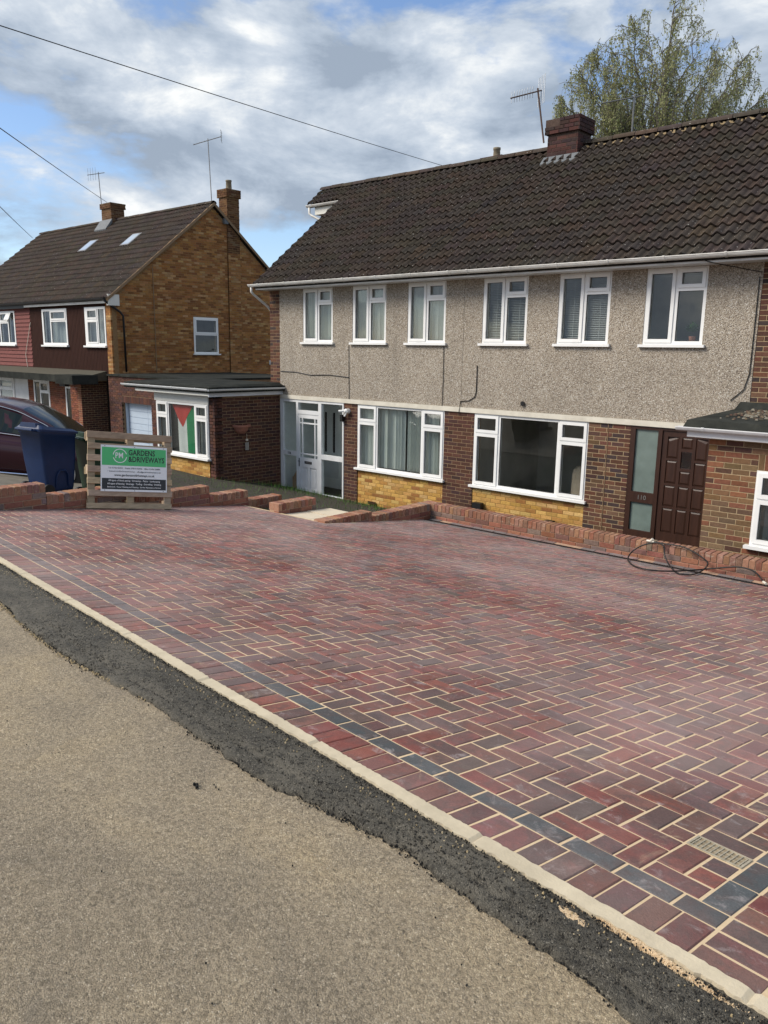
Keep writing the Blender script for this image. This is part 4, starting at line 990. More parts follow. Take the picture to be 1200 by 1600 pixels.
# flat roof: felt, upstand, fascia, gutter
m = MB(); m.hexa([(5.14, EY - .24, 2.46), (8.95, EY - .24, 2.46), (8.95, .0, 2.52), (5.14, -.002, 2.52), (5.20, EY - .19, 2.60), (8.9, EY - .19, 2.60), (8.9, -.002, 2.66), (5.20, -.002, 2.66)])
m.hexa([(5.20, -.17, 2.62), (8.9, -.17, 2.62), (8.9, -.004, 2.62), (5.2, -.004, 2.62), (5.26, -.06, 2.76), (8.9, -.06, 2.76), (8.9, -.004, 2.77), (5.26, -.004, 2.77)]); fr_ = part(m, 'flat_roof', MT['felt'], H1)
m = MB(); m.box(5.20, 8.95, EY - .16, EY - .135, 2.37, 2.465); m.box(5.20, 8.95, EY - .135, EY + .01, 2.381, 2.4); part(m, 'fascia', MT['paint'], H1)
gutter_run(H1, 5.07, 9.0, EY - .215, 2.50, .05, 'paint')
m = MB(); r = random.Random(12)
for i in range(900):
    x, y = r.uniform(5.5, 7.4), r.gauss(-.85, .35); 
    if not (-1.7 < y < -.15): continue
    s_ = r.uniform(.008, .03); z = 2.655 + .06 * (y + 1.9) / 1.9 - .045
    m.hexa([(x - s_, y - s_, z), (x + s_, y - s_ * .6, z), (x + s_ * .8, y + s_, z), (x - s_ * .7, y + s_, z), (x - s_ * .5, y - s_ * .5, z + s_), (x + s_ * .5, y - s_ * .4, z + s_ * .8), (x + s_ * .4, y + s_ * .5, z + s_), (x - s_ * .4, y + s_ * .5, z + s_ * .7)], r.choice([(.10, .06, .045, 1), (.16, .12, .08, 1), (.07, .06, .045, 1), (.22, .2, .16, 1)]))
tag(part(m, 'roof_debris', MT['brick_s'], H1), kind='stuff')

# ---- flat roofed extension on the left (flag window)
LY = -1.93; LX = -5.40
fl = Fr((0, LY, 0), 0); fs = Fr((LX, 0, 0), 90)
m = MB(); m.box(LX - .24, LX - .012, LY + .012, -.002, -.05, 2.42); m.holed(-7.75, LX - .012, -.05, 2.42, LY + .012, LY + .22, [(-7.72, -5.63, .96, 2.19)]); lw = part(m, 'extension_wall', MT['mortar_dk'], H2)
sk = MB(); brickwork(Fr((LX - .012, 0, 0), 90), LY + .004, -.01, -.05, 2.38, pal(DARK, .2, 81), sink=sk); brickwork(Fr((0, LY + .012, 0), 0), -5.62, LX - .008, -.05, 2.38, pal([shade(c, 1.15) for c in DARK], .2, 82), sink=sk); tag(part(sk, 'bricks', MT['brick_s'], lw), kind='stuff')  # front strip: same bricks brightened in colour for the face turned to the light
m = MB(); m.box(-7.72, -5.63, LY - .002, LY + .011, -.05, .9); yp = part(m, 'brick_panel', MT['mortar_yl'], H2)
sk = MB(); brickwork(Fr((0, LY - .002, 0), 0), -7.72, -5.63, -.05, .9, pal(YEL, .12, 83), sink=sk); tag(part(sk, 'bricks', MT['brick_s'], yp), kind='stuff')
m = MB(); m.box(-7.78, -5.60, LY - .03, LY + .0, 2.195, 2.40); part(m, 'panel_board', MT['garagewhite'], H2)
window(H2, fl, -7.72, -5.63, .96, 2.19, wide_cells(-7.72, -5.63, .96, 2.19), d=-.02, sill=.06)
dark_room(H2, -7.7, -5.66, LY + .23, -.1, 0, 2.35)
m = MB(); m.box(-8.75, -5.22, LY - .26, .0, 2.47, 2.60); lr = part(m, 'flat_roof', MT['felt'], H2)
m = MB(); m.hexa([(-8.75, LY - .2, 2.60), (-5.28, LY - .2, 2.60), (-5.28, -.002, 2.60), (-8.75, -.002, 2.60), (-8.7, LY - .1, 2.63), (-5.42, LY - .1, 2.63), (-5.42, -.002, 2.66), (-8.7, -.002, 2.66)]); part(m, 'roof_covering', MT['felt'], lr)
m = MB(); m.box(-8.3, -5.32, LY - .22, LY - .19, 2.405, 2.50); part(m, 'fascia', MT['garagewhite'], H2)
m = MB(); m.box(-5.32, -5.29, LY - .22, .0, 2.385, 2.50); m.box(-5.5, -5.32, LY - .19, .0, 2.421, 2.44); part(m, 'side_fascia', MT['shaded_fascia'], H2)
gutter_run(H2, -8.8, -5.22, LY - .27, 2.56, .05, 'paint')
m = MB(); 
for i in range(8):
    a0, a1 = math.pi * i / 8, math.pi * (i + 1) / 8; q = lambda a: (-5.235 - .05 * math.cos(a), 2.56 - .05 * math.sin(a))
    m.face([(q(a0)[0], LY - .27, q(a0)[1]), (q(a1)[0], LY - .27, q(a1)[1]), (q(a1)[0], -.01, q(a1)[1]), (q(a0)[0], -.01, q(a0)[1])])
part(m, 'gutter', MT['paint'], H2)
for a, b, lb in ((-7.66, -7.26, 'dark curtain left of the flag'), (-6.08, -5.7, 'dark curtain right of the flag')):
    vertical_blind(fl, a, b, 1.0, 2.14, .14, lb + ' in the extension window', 'net', turn=40, pitch=.07, cat='curtain')
# flag hung upright behind the big pane
fg = thing('flag', 'black white and green flag with red triangle hung in the extension window', 'flag', (-6.67, LY + .09, 1.0))
def flag():
    x0, x1, z0, z1 = -7.30, -6.24, 1.0, 2.16; w = (x1 - x0) / 3; yy = lambda x, z: LY + .075 + .014 * math.sin(x * 17 + z * 1.5) * (.5 + .5 * (z1 - z) / (z1 - z0))
    n, k = 30, 14; mbs = {q: MB() for q in 'kwgr'}; tri = .52
    for i in range(n):
        for j in range(k):
            a, b = x0 + (x1 - x0) * i / n, x0 + (x1 - x0) * (i + 1) / n; c, d = z0 + (z1 - z0) * j / k, z0 + (z1 - z0) * (j + 1) / k
            mbs['kwg'[min(2, int(i / n * 3))]].face([(a, yy(a, c), c), (b, yy(b, c), c), (b, yy(b, d), d), (a, yy(a, d), d)])
    xm = (x0 + x1) / 2; m_ = mbs['r']; h = .56
    for j in range(14):
        for s_ in range(12):
            f0, f1 = j / 14, (j + 1) / 14; P = []
            for (f, e) in ((f0, s_ / 12), (f0, (s_ + 1) / 12), (f1, (s_ + 1) / 12), (f1, s_ / 12)):
                hw_ = (x1 - x0) / 2 * .86 * f; x = xm - hw_ + 2 * hw_ * e; z = z1 - h * (1 - f); P.append((x, yy(x, z) - .004, z))
            m_.face(P)
    for q, nm in zip('kwgr', ('black_stripe', 'white_stripe', 'green_stripe', 'red_triangle')): part(mbs[q], nm, MT['flag_' + q], fg, True)
flag()
# wall pot and wind chime on the dark side wall
t = thing('wall_planter', 'half round terracotta planter fixed to the dark side wall', 'planter', (LX, -1.22, 1.55))
m = MB(); m.T = lambda x, y, z: (LX + .008 + abs(y), -1.22 + x, 1.52 + z); m.lathe([(.0, 0), (.10, .0), (.16, .06), (.19, .15), (.235, .155), (.235, .20), (.2, .2), (.19, .16)], 14, (0, 0, 0), half=True); part(m, 'bowl', MT['terracotta'], t)
t = thing('wind_chime', 'small silver wind chime hanging below the wall planter', 'wind chime', (LX + .05, -1.08, 1.1))
m = MB(); m.tube([(LX + .06, -1.08, 1.5), (LX + .06, -1.08, 1.36)], .004, 5); m.tube([(LX + .06, -1.08, 1.38), (LX + .06, -1.08, 1.34)], .03, 8); part(m, 'hanger', MT['cream'], t)
for k in range(4):
    m = MB(); y = -1.12 + .027 * k; m.tube([(LX + .06, y, 1.3), (LX + .06, y, 1.12)], .009, 6); part(m, 'rod', MT['alu'], t)

# ------------------------------------------------------------------ the pair next door
QY, QE, QZ, QR, QP = 1.37, 1.22, 4.98, 5.6, 38.97
H3 = thing('semi_detached_house', 'brick gabled house with dark brown boarding and two rooflights', 'house', (-18.8, 1.4, 0), group='halves of the pair next door')
H4 = thing('semi_detached_house', 'far house half with red shingle cladding at the left edge', 'house', (-25.4, 1.4, 0), group='halves of the pair next door')
GX, PXP, GX2 = -15.47, -22.1, -28.75
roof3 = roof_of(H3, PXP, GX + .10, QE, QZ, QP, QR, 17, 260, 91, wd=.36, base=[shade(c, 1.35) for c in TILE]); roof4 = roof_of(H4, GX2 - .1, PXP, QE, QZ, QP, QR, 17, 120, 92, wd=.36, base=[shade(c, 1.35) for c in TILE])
gf = Fr((GX, 0, 0), 90); QRZ = QZ + (QR - QE) * math.tan(R(QP)); QB = 2 * QR - QE
zt = lambda a: QZ - .04 + min(a - QE, QB - a) * math.tan(R(QP))
m = MB(); m.T = gf; gh = (4.62, 5.70, 3.24, 4.54)
m.holed(QY, QB - .15, -.05, 4.95, .012, .25, [gh]); m.face([(QE + .1, .012, 4.95), (QB - .1, .012, 4.95), (QR, .012, QRZ - .08)]); gw = part(m, 'gable_wall', MT['mortar_gb'], H3)
sk = MB(); brickwork(Fr((GX - .0115, 0, 0), 90), QY, QB - .15, 1.45, 8.6, pal(GAB, .22, 93), sink=sk, holes=[(gh[0], gh[1], gh[2] - .04, gh[3])], ztop=zt); tag(part(sk, 'bricks', MT['brick_s'], gw), kind='stuff')
window(H3, gf, *gh, [(gh[0] + .05, gh[1] - .05, 3.96, gh[3] - .05, 'c'), (gh[0] + .05, gh[1] - .05, gh[2] + .05, 3.91, 'f')], d=-.01, sill=.05, thick=.08)
dark_room(H3, QY + .3, QB - .5, .3, 4, 2.7, 4.8, gf)
for a in (3.0,):
    m = mbT(gf); m.box(a, a + .02, -.02, -.005, 2.6, 6.2); part(m, 'movement_joint', MT['mortar_dk'], H3)
m = mbT(gf); m.box(8.15, 8.33, -.03, .0, 2.83, 3.0); part(m, 'vent', MT['paint'], H3)
# bargeboards: undercloak strip along both verges
m = MB()
for s_ in (1, -1):
    a = (GX + .13, QR, QRZ + .06); b = (GX + .13, QR - s_ * (QR - QE + .02), QZ + .03)
    m.hexa([(GX - .02, b[1], b[2] - .10), (GX + .125, b[1], b[2] - .10), (GX + .125, a[1], a[2] - .10), (GX - .02, a[1], a[2] - .10), (GX - .02, b[1], b[2] + .01), (GX + .125, b[1], b[2] + .01), (GX + .125, a[1], a[2] + .01), (GX - .02, a[1], a[2] + .01)])
part(m, 'verge', MT['mortar_dk'], H3)
ch3 = chimney(H3, GX - .45, GX + .04, 6.22, 6.78, 6.9, 9.18, pal(GABC, .2, 94), capz=.30, over=.05, pots=((GX - .2, 6.5, .11, .36),), mortar='mortar_gb', objs=False)
m = mbT(gf); m.box(6.22, 6.78, -.04, .0, 1.5, 6.95); cb = part(m, 'chimney_breast', MT['mortar_gb'], H3)
sk = MB(); brickwork(Fr((GX + .038, 0, 0), 90), 6.22, 6.78, 2.5, 6.95, pal(GAB, .2, 95), sink=sk); tag(part(sk, 'bricks', MT['brick_s'], cb), kind='stuff')
m = MB(); m.box(GX - .05, GX + .11, 6.04, 6.215, 7.92, 8.12); part(m, 'lead_flashing', MT['lead'], ch3)
ch4 = chimney(H3, -22.72, -21.95, 5.3, 5.9, 8.1, 9.25, pal(GABC, .2, 96), capz=.22, over=.05, mortar='mortar_dk', objs=False)
m = MB(); m.hexa([(-22.8, 4.98, 8.1), (-21.87, 4.98, 8.1), (-21.87, 5.29, 8.45), (-22.8, 5.29, 8.45), (-22.8, 4.96, 8.17), (-21.87, 4.96, 8.17), (-21.87, 5.28, 8.6), (-22.8, 5.28, 8.6)]); part(m, 'lead_flashing', MT['lead'], ch4)
# rooflights
for x in (-21.95, -18.75):
    t_ = math.tan(R(QP)); y0, y1 = 3.75, 4.35; z0, z1 = QZ + (y0 - QE) * t_ + .09, QZ + (y1 - QE) * t_ + .09; w = .62
    nz = Vector((0, -math.sin(R(QP)), math.cos(R(QP))))
    m = MB(); A = [Vector(p) for p in ((x, y0, z0), (x + w, y0, z0), (x + w, y1, z1), (x, y1, z1))]; m.hexa([*[p - nz * .1 for p in A], *[p + nz * .05 for p in A]]); rl = part(m, 'rooflight', MT['galv'], H3)
    i = Vector((.06, 0, 0)); j = (A[3] - A[0]).normalized() * .06; m = MB(); B = [A[0] + i + j, A[1] - i + j, A[2] - i - j, A[3] + i - j]; m.face([p + nz * .056 for p in B]); 
    MT.setdefault('skylight', M('rooflight glass', (.42, .47, .52), .06, .02, spec=.9)); part(m, 'pane', MT['skylight'], rl)
# front, upper storey: boarding and windows
q3 = Fr((0, QY, 0), 0); w3 = [(-20.4, -18.5, 3.47, 4.76), (-17.2, -15.82, 3.47, 4.76)]
m = mbT(q3); m.holed(PXP + .7, GX - .02, 2.5, 4.9, .03, .25, w3); uw = part(m, 'boarded_wall', MT['black'], H3)
m = mbT(q3); x = PXP + .7
while x < GX - .06:
    for (a, b) in ((2.5, 4.88),):
        segs = [(a, b)]
        for h in w3:
            if h[0] < x + .07 and h[1] > x: segs = [(2.5, h[2]), (h[3], 4.88)]
        for c, d in segs: m.box(x, x + .085, -.0, .029, c, d)
    x += .1
tag(part(m, 'boards', MT['brown_board'], uw), kind='stuff')
for k, h in enumerate(w3):
    ww = h[1] - h[0]; a = h[0] + ww * (.34 if k == 0 else .62)
    if k == 0: cells = [(h[0] + .1, a, h[2] + .07, h[3] - .07, 'f'), (a + .05, h[1] - .07, 4.36, h[3] - .07, 'c'), (a + .05, h[1] - .07, h[2] + .07, 4.31, 'f')]
    else: cells = [(h[0] + .16, a, 4.36, h[3] - .07, 'c'), (h[0] + .16, a, h[2] + .07, 4.31, 'c'), (a + .05, h[1] - .06, h[2] + .07, h[3] - .07, 'f')]
    window(H3, q3, *h, cells, d=-.02, sill=.06, thick=.1, sillh=.06)
    vertical_blind(q3, h[0] + .1, h[1] - .1, h[2] + .05, h[3] - .05, .2, 'grey curtain in the brown boarded house, ' + ('left' if k == 0 else 'right') + ' upstairs window', 'net', turn=12, pitch=.09, cat='curtain')
m = mbT(q3); m.box(GX - .30, GX, -.02, .2, 2.5, 4.9, ); bq = part(m, 'brick_return', MT['mortar_gb'], H3); sk = MB(); brickwork(Fr((0, QY - .02, 0), 0), GX - .30, GX + .008, 2.52, 4.9, pal(GAB, .2, 97), sink=sk); tag(part(sk, 'bricks', MT['brick_s'], bq), kind='stuff')
dark_room(H3, PXP + .1, GX - .3, .26, 3, 2.6, 4.85, q3)
w4 = (-25.0, -22.72, 3.47, 4.76)
m = mbT(q3); m.holed(GX2, PXP + .7, 2.5, 4.9, .03, .25, [w4]); rw = part(m, 'shingle_wall', MT['black'], H4)
m = mbT(q3); z = 2.5
while z < 4.85:
    for a, b in ([(GX2, PXP + .68)] if not (w4[2] < z + .1 < w4[3]) else [(GX2, w4[0]), (w4[1], PXP + .68)]):
        m.hexa([(a, -.02, z), (b, -.02, z), (b, .03, z), (a, .03, z), (a, .012, z + .145), (b, .012, z + .145), (b, .03, z + .145), (a, .03, z + .145)])
    z += .15
tag(part(m, 'shingles', MT['red_board'], rw), kind='stuff')
window(H4, q3, *w4, [(-24.9, -24.1, 3.54, 4.7, 'f'), (-24.05, -23.35, 3.54, 4.3, 'f'), (-24.05, -23.35, 4.35, 4.7, 'c'), (-23.3, -22.79, 3.54, 4.7, 'f')], d=-.02, sill=.06, thick=.1, sillh=.06)
dark_room(H4, GX2 + .3, PXP - .1, .26, 3, 2.6, 4.85, q3)
m = MB(); m.hexa([(-23.42, QY - .16, 4.42), (-22.98, QY - .16, 4.42), (-22.98, QY - .14, 4.42), (-23.42, QY - .14, 4.42), (-23.36, QY - .03, 4.72), (-23.0, QY - .03, 4.72), (-23.0, QY - .01, 4.72), (-23.36, QY - .01, 4.72)]); part(m, 'open_fanlight', MT['upvc'], H4)
m = MB(); m.box(GX2, PXP + .6, QE - .02, QE + .02, 4.82, 5.0); part(m, 'fascia', MT['black'], H4)
m = MB(); m.box(PXP + .6, GX - .05, QE - .02, QE + .02, 4.85, 4.93); part(m, 'fascia', MT['gutter'], H3)
gutter_run(H3, PXP, GX + .06, QE - .10, 5.0, .055, 'black', brackets=False); gutter_run(H4, GX2, PXP, QE - .10, 5.0, .055, 'black', brackets=False)
m = MB(); m.box(GX - .02, GX + .1, QE + .02, QY + .28, 4.78, 5.14); part(m, 'eaves_box', MT['garagewhite'], H3)
m = MB(); m.tube([(GX + .02, QE - .1, 4.95), (GX + .06, QE + .1, 4.80), (GX + .09, 1.66, 4.58), (GX + .10, 1.76, 4.45), (GX + .10, 1.78, 2.6)], .038, 8); part(m, 'downpipe', MT['black'], H3, True)
m = MB(); m.tube([(-21.85, QY - .03, 2.62), (-21.9, QY - .05, 3.1), (-21.3, QY - .05, 4.3)], .012, 5); part(m, 'cable', MT['cream'], H3)
# front, ground storey with lean-to canopy
m = mbT(q3); gh3 = [(-21.5, -20.2, .55, 2.15), (-18.95, -17.35, .12, 2.0)]; m.holed(PXP + .1, -16.6, 0, 2.4, .012, .25, gh3); g3 = part(m, 'ground_floor_wall', MT['mortar_lt'], H3)
RB = [(.20, .075, .045), (.24, .085, .05), (.17, .065, .045)]
sk = MB(); brickwork(q3, PXP + .1, -16.6, 0.02, 2.38, pal(RB, .18, 98), sink=sk, holes=gh3); tag(part(sk, 'bricks', MT['brick_s'], g3), kind='stuff')
window(H3, q3, *gh3[0], [(-21.42, -20.98, .65, 2.08, 'f'), (-20.93, -20.28, 1.72, 2.08, 'c'), (-20.93, -20.28, .65, 1.67, 'f')], d=-.02, sill=.06)
w = window(H3, q3, *gh3[1], [(-18.87, -17.98, .5, 1.93, 'f'), (-17.88, -17.42, .5, 1.93, 'c')], d=-.02, sill=0, name='patio_door')
m = mbT(q3); m.box(-17.93, -17.90, -.06, -.02, 1.0, 1.12); part(m, 'handle', MT['black'], w)
dark_room(H3, PXP + .1, -16.7, .26, 3, 0, 2.4, q3)
m = mbT(q3); m.box(GX2, PXP + .09, .0, .25, 0, 2.4); part(m, 'ground_floor_wall', MT['paint'], H4)
window(H4, q3, -24.6, -23.2, .6, 2.15, [(-24.5, -23.3, .7, 1.65, 'f'), (-24.5, -23.3, 1.72, 2.08, 'c')], d=-.05, sill=.06)
m = MB(); m.box(-16.6, -16.35, QY - .75, QY + .2, 0, 2.3); pw = part(m, 'porch_pier', MT['mortar_lt'], H3); sk = MB(); brickwork(Fr((0, QY - .75, 0), 0), -17.1, -16.35, .02, 2.3, pal(RB, .2, 99), sink=sk); brickwork(Fr((-16.35, 0, 0), 90), QY - .75, QY + .2, .02, 2.3, pal(DARK, .2, 99), sink=sk, proud=.004); tag(part(sk, 'bricks', MT['brick_s'], pw), kind='stuff')
for Hh, a, b in ((H3, PXP, -15.95), (H4, GX2, PXP)):
    m = MB(); m.hexa([(a, .50, 2.30), (b, .50, 2.30), (b, QY, 2.30), (a, QY, 2.30), (a, .50, 2.42), (b, .50, 2.42), (b, QY, 2.62), (a, QY, 2.62)]); cn = part(m, 'canopy_roof', MT['cloth'], Hh)
    m = MB(); m.box(a, b, .44, .495, 2.22, 2.46); part(m, 'canopy_fascia', MT['felt'], cn)
m = MB(); m.box(-16.9, -15.7, .0, .9, 2.2, 2.5); part(m, 'porch_roof', MT['felt'], H3)
m = MB(); m.box(-19.0, -18.6, QY - .2, QY - .05, 2.0, 2.14); part(m, 'outside_lamp', MT['black'], H3)
# garage at the side
m = MB(); gyr = Fr((0, 1.0, 0), 0); m.T = gyr; gd = (-14.42, -12.68, -.1, 1.66); m.holed(-15.2, -10.2, -.1, 2.5, .012, .25, [gd]); m.T = None; m.box(-15.2, -10.2, 1.25, 6, 2.3, 2.5); gg = part(m, 'garage_wall', MT['mortar_dk'], H3)
sk = MB(); brickwork(gyr, -15.2, -10.2, .02, 2.48, pal([shade(c, 1.25) for c in DARK], .2, 100), sink=sk, holes=[(gd[0], gd[1], gd[2], 1.88)])
sk.T = gyr; x = gd[0]
pg = pal([shade(c, 1.25) for c in DARK], .2, 101)
while x < gd[1]: sk.cbox(x, x + .065, -.008, .05, 1.66, 1.87, .004, pg()); x += .075
sk.T = None; tag(part(sk, 'bricks', MT['brick_s'], gg), kind='stuff')
m = mbT(gyr); m.box(gd[0], gd[0] + .07, .12, .2, -.1, 1.66); m.box(gd[0] + .07, gd[1], .22, .24, -.1, 1.66); gdo = part(m, 'garage_door', MT['blue_door'], H3)
m = mbT(gyr); z = .0
while z < 1.6: m.box(gd[0] + .08, gd[1] - .55, .205, .219, z, z + .185); m.box(gd[1] - .54, gd[1] - .01, .205, .219, z, z + .185); z += .2
part(m, 'door_panels', MT['blue_door'], gdo)
for k in range(1): m = MB(); m.box(-15.2, -10.2, 1.0 - .06, 6, 2.5, 2.56); part(m, 'garage_roof', MT['felt'], H3)

# ------------------------------------------------------------------ low brick boundary walls
GWP = pal(GW, .2, 111); GWT = pal([(.28, .145, .092), (.255, .125, .078), (.31, .17, .115), (.225, .122, .085)], .15, 112)
def coping_mesh(w, dp, h, key={}):
    k = (w, dp, h)
    if k not in key:
        mb = MB(); c = .005
        a = [(0, 0), (w, 0), (w, dp), (0, dp)]; b = [(c, c), (w - c, c), (w - c, dp - c), (c, dp - c)]
        mb.face([(p[0], p[1], h) for p in b])
        for i in range(4):
            n = (i + 1) % 4; mb.face([(*a[i], h - c), (*a[n], h - c), (*b[n], h), (*b[i], h)]); mb.face([(*a[i], 0), (*a[n], 0), (*a[n], h - c), (*a[i], h - c)])
        me = mb.mesh('coping_brick'); me.materials.append(MT['coping']); key[k] = me
    return key[k]
def copmat():
    m, t, b = newmat('coping brick'); N = NT(t); p = N.pos(); c = N.n('ShaderNodeObjectInfo').outputs['Color']
    up = N.sep(N.n('ShaderNodeNewGeometry').outputs['Normal'])[2]
    c = N.mix(1., c, N.ramp(N.noise(p, 26, 5, .65), [(.25, .75), (.75, 1.25)]), 'MULTIPLY')
    c = N.mix(N.math('MULTIPLY', N.ramp(N.noise(p, 13, 6, .72, .8), [(.55, 0.), (.68, 1.)]), .55), c, (.46, .38, .30))
    N.set(b.inputs['Base Color'], c); b.inputs['Roughness'].default_value = .9; b.inputs['Specular IOR Level'].default_value = .2
    N.set(b.inputs['Normal'], N.bump(N.noise(p, 130, 4, .7), .45, .005)); return m
MT['coping'] = copmat()
wr = random.Random(15)
def wall_run(t, fr, a0, a1, ztop, zbot, th=.215, end0=False, end1=False, objs=True):
    """fr: visible face at d=0; brick-on-edge coping over stretcher courses"""
    m = mbT(fr); m.box(a0 + .006, a1 - .006, .008, th - .008, zbot - .25, ztop - .012); part(m, 'mortar_core', MT['mortar_new'], t)
    n = max(1, round((a1 - a0) / .075)); p = (a1 - a0) / n
    for i in range(n):
        o = bpy.data.objects.new('coping_brick', coping_mesh(.064, th, .103)); put(o, t); o.rotation_euler.z = fr.ang + wr.uniform(-.008, .008)
        o.location = Vector(fr(a0 + i * p + .005, wr.uniform(-.002, .002), ztop - .103 + wr.uniform(-.0015, .0015))) - ORG[t]; c = GWT() if wr.random() < .72 else GWP(); o.color = c
    z = ztop - .103 - .01 - .065; k = 0
    while z > zbot - .14:
        s = a0 - (.1125 if k % 2 else 0)
        while s < a1 - .02:
            a, b = max(s, a0), min(s + .215, a1)
            if b - a > .03:
                o = bpy.data.objects.new('brick', brick_mesh(b - a, .065, .1)); put(o, t); o.rotation_euler.z = fr.ang; o.location = Vector(fr(a, -.001 + wr.uniform(-.0015, .0015), z)) - ORG[t]; o.color = GWP()
            s += .225
        z -= .075; k += 1
WA = thing('garden_wall', 'red brick boundary wall stepping down beside the pallet', 'wall', (-.3, -7, 1.2))
fa_ = Fr((-.20, 0, 0), 90)
for a0, a1, zt_ in ((-9.8, -8.28, 1.79), (-8.28, -7.15, 1.635), (-7.15, -5.86, 1.475), (-5.86, -5.15, 1.325), (-5.15, -4.47, 1.165)):
    wall_run(WA, fa_, a0, a1, zt_, Zs(-.2, a1) - .05)
WB = thing('garden_wall', 'short low brick wall piece on the left of the cream path slabs', 'wall', (.5, -4.9, 1.0))
wall_run(WB, Fr((.62, 0, 0), 90), -5.25, -4.50, 1.235, 1.0)
WC = thing('garden_wall', 'L shaped low brick retaining wall running along the drain', 'wall', (3, -2.9, .8))
fc_ = Fr((1.60, 0, 0), 90)
wall_run(WC, fc_, -5.27, -4.30, 1.135, .95); wall_run(WC, fc_, -4.30, -2.70, 1.062, .80)
fd_ = Fr((0, -2.915, 0), 0)
wall_run(WC, fd_, 1.60, 8.85, 1.062, .86)
# path slabs and the soil strip behind
t = thing('path_slabs', 'cream paving slabs in the gap between the two low wall pieces', 'paving', (1.1, -4.9, 1.0))
for y0, y1, z in ((-5.25, -4.72, 1.085), (-4.71, -4.22, 1.065)):
    for x0, x1 in ((.645, 1.165), (1.175, 1.36)):
        m = MB(); m.hexa([(x0, y0, z - .05), (x1, y0, z - .05), (x1, y1, z - .07), (x0, y1, z - .07), (x0, y0, z), (x1, y0, z), (x1, y1, z - .03), (x0, y1, z - .03)]); part(m, 'slab', MT['slab'], t)
# linear drain along the wall
t = thing('channel_drain', 'black slotted channel drain along the low retaining wall', 'drain', (4, -3.09, .85))
dz = lambda x, y: Zs(x, y)
DY0, DY1 = -3.155, -3.035
m = MB(); x0, x1 = 1.66, 8.8
for y0, y1 in ((DY0, DY0 + .018), (DY1 - .018, DY1)):
    m.hexa([(x0, y0, .75), (x1, y0, .75), (x1, y1, .75), (x0, y1, .75), (x0, y0, Zs(x0, y0) + .002), (x1, y0, Zs(x1, y0) + .002), (x1, y1, Zs(x1, y1) + .002), (x0, y1, Zs(x0, y1) + .002)])
m.box(x0, x1, DY0 + .018, DY1 - .018, .74, .77); part(m, 'channel', MT['iron'], t)
m = MB(); x = x0 + .02; zc = Zs(4, -3.09)
while x < x1 - .02:
    m.box(x, x + .014, DY0 + .018, DY1 - .018, zc - .03, zc - .002); x += .034
m.box(x0, x1, -3.10, -3.09, zc - .032, zc - .003); tag(part(m, 'grating', MT['iron'], t), kind='stuff')
m = MB(); m.box(x0, x1, DY1 + .001, -2.90, .72, Zs(4, -3.0) + .001); part(m, 'mortar_strip', MT['mortar_new'], t)
m = MB(); x = x0
while x < x1:
    if rd.random() < .75: m.box(x + .004, x + .196, DY1 + .006, DY1 + .10, .72, Zs(4, -3.0) + .006 + rd.uniform(0, .003), redcol() if rd.random() < .5 else charcol())
    x += .2036
tag(part(m, 'edging_blocks', MT['paver_s'], t), kind='stuff')
# small steel grating set among the blocks
ga = GRATE_UV or (gu - .1, gu + .1, gv - .05, gv + .05)
t = thing('gully_grate', 'small sand filled steel gully grate set in the paving', 'grate', (*UV((ga[0] + ga[1]) / 2, (ga[2] + ga[3]) / 2), 1.74))
def uvbox(m, u0, u1, v0, v1, za, zb):
    q = [UV(u1, v0), UV(u0, v0), UV(u0, v1), UV(u1, v1)]; m.hexa([(x, y, Zs(x, y) + za) for x, y in q] + [(x, y, Zs(x, y) + zb) for x, y in q])
m = MB(); a0, a1, b0, b1 = ga[0] + .004, ga[1] - .004, ga[2] + .004, ga[3] - .004
for q in ((a0, a1, b0, b0 + .008), (a0, a1, b1 - .008, b1), (a0, a0 + .008, b0 + .008, b1 - .008), (a1 - .008, a1, b0 + .008, b1 - .008)): uvbox(m, *q, -.03, .001)
MT['sandsteel'] = M('sandy galvanised steel', (.34, .30, .225), .7, .3, 60)
part(m, 'frame', MT['sandsteel'], t)
for k in range(11):
    m = MB(); u = a0 + .012 + (a1 - a0 - .028) * k / 10; uvbox(m, u, u + .004, b0 + .008, b1 - .008, -.02, 0.); part(m, 'bar', MT['sandsteel'], t)
m = MB(); uvbox(m, a0 + .008, a1 - .008, b0 + .032, b0 + .035, -.019, -.001); uvbox(m, a0 + .008, a1 - .008, b0 + .058, b0 + .061, -.019, -.001); part(m, 'cross_bar', MT['sandsteel'], t)
MT['dirtysand'] = M('dirty sand fill', (.27, .215, .14), .95, .35, 60)
m = MB(); uvbox(m, a0 + .008, a1 - .008, b0 + .008, b1 - .008, -.02, -.003); part(m, 'sand_fill', MT['dirtysand'], t)

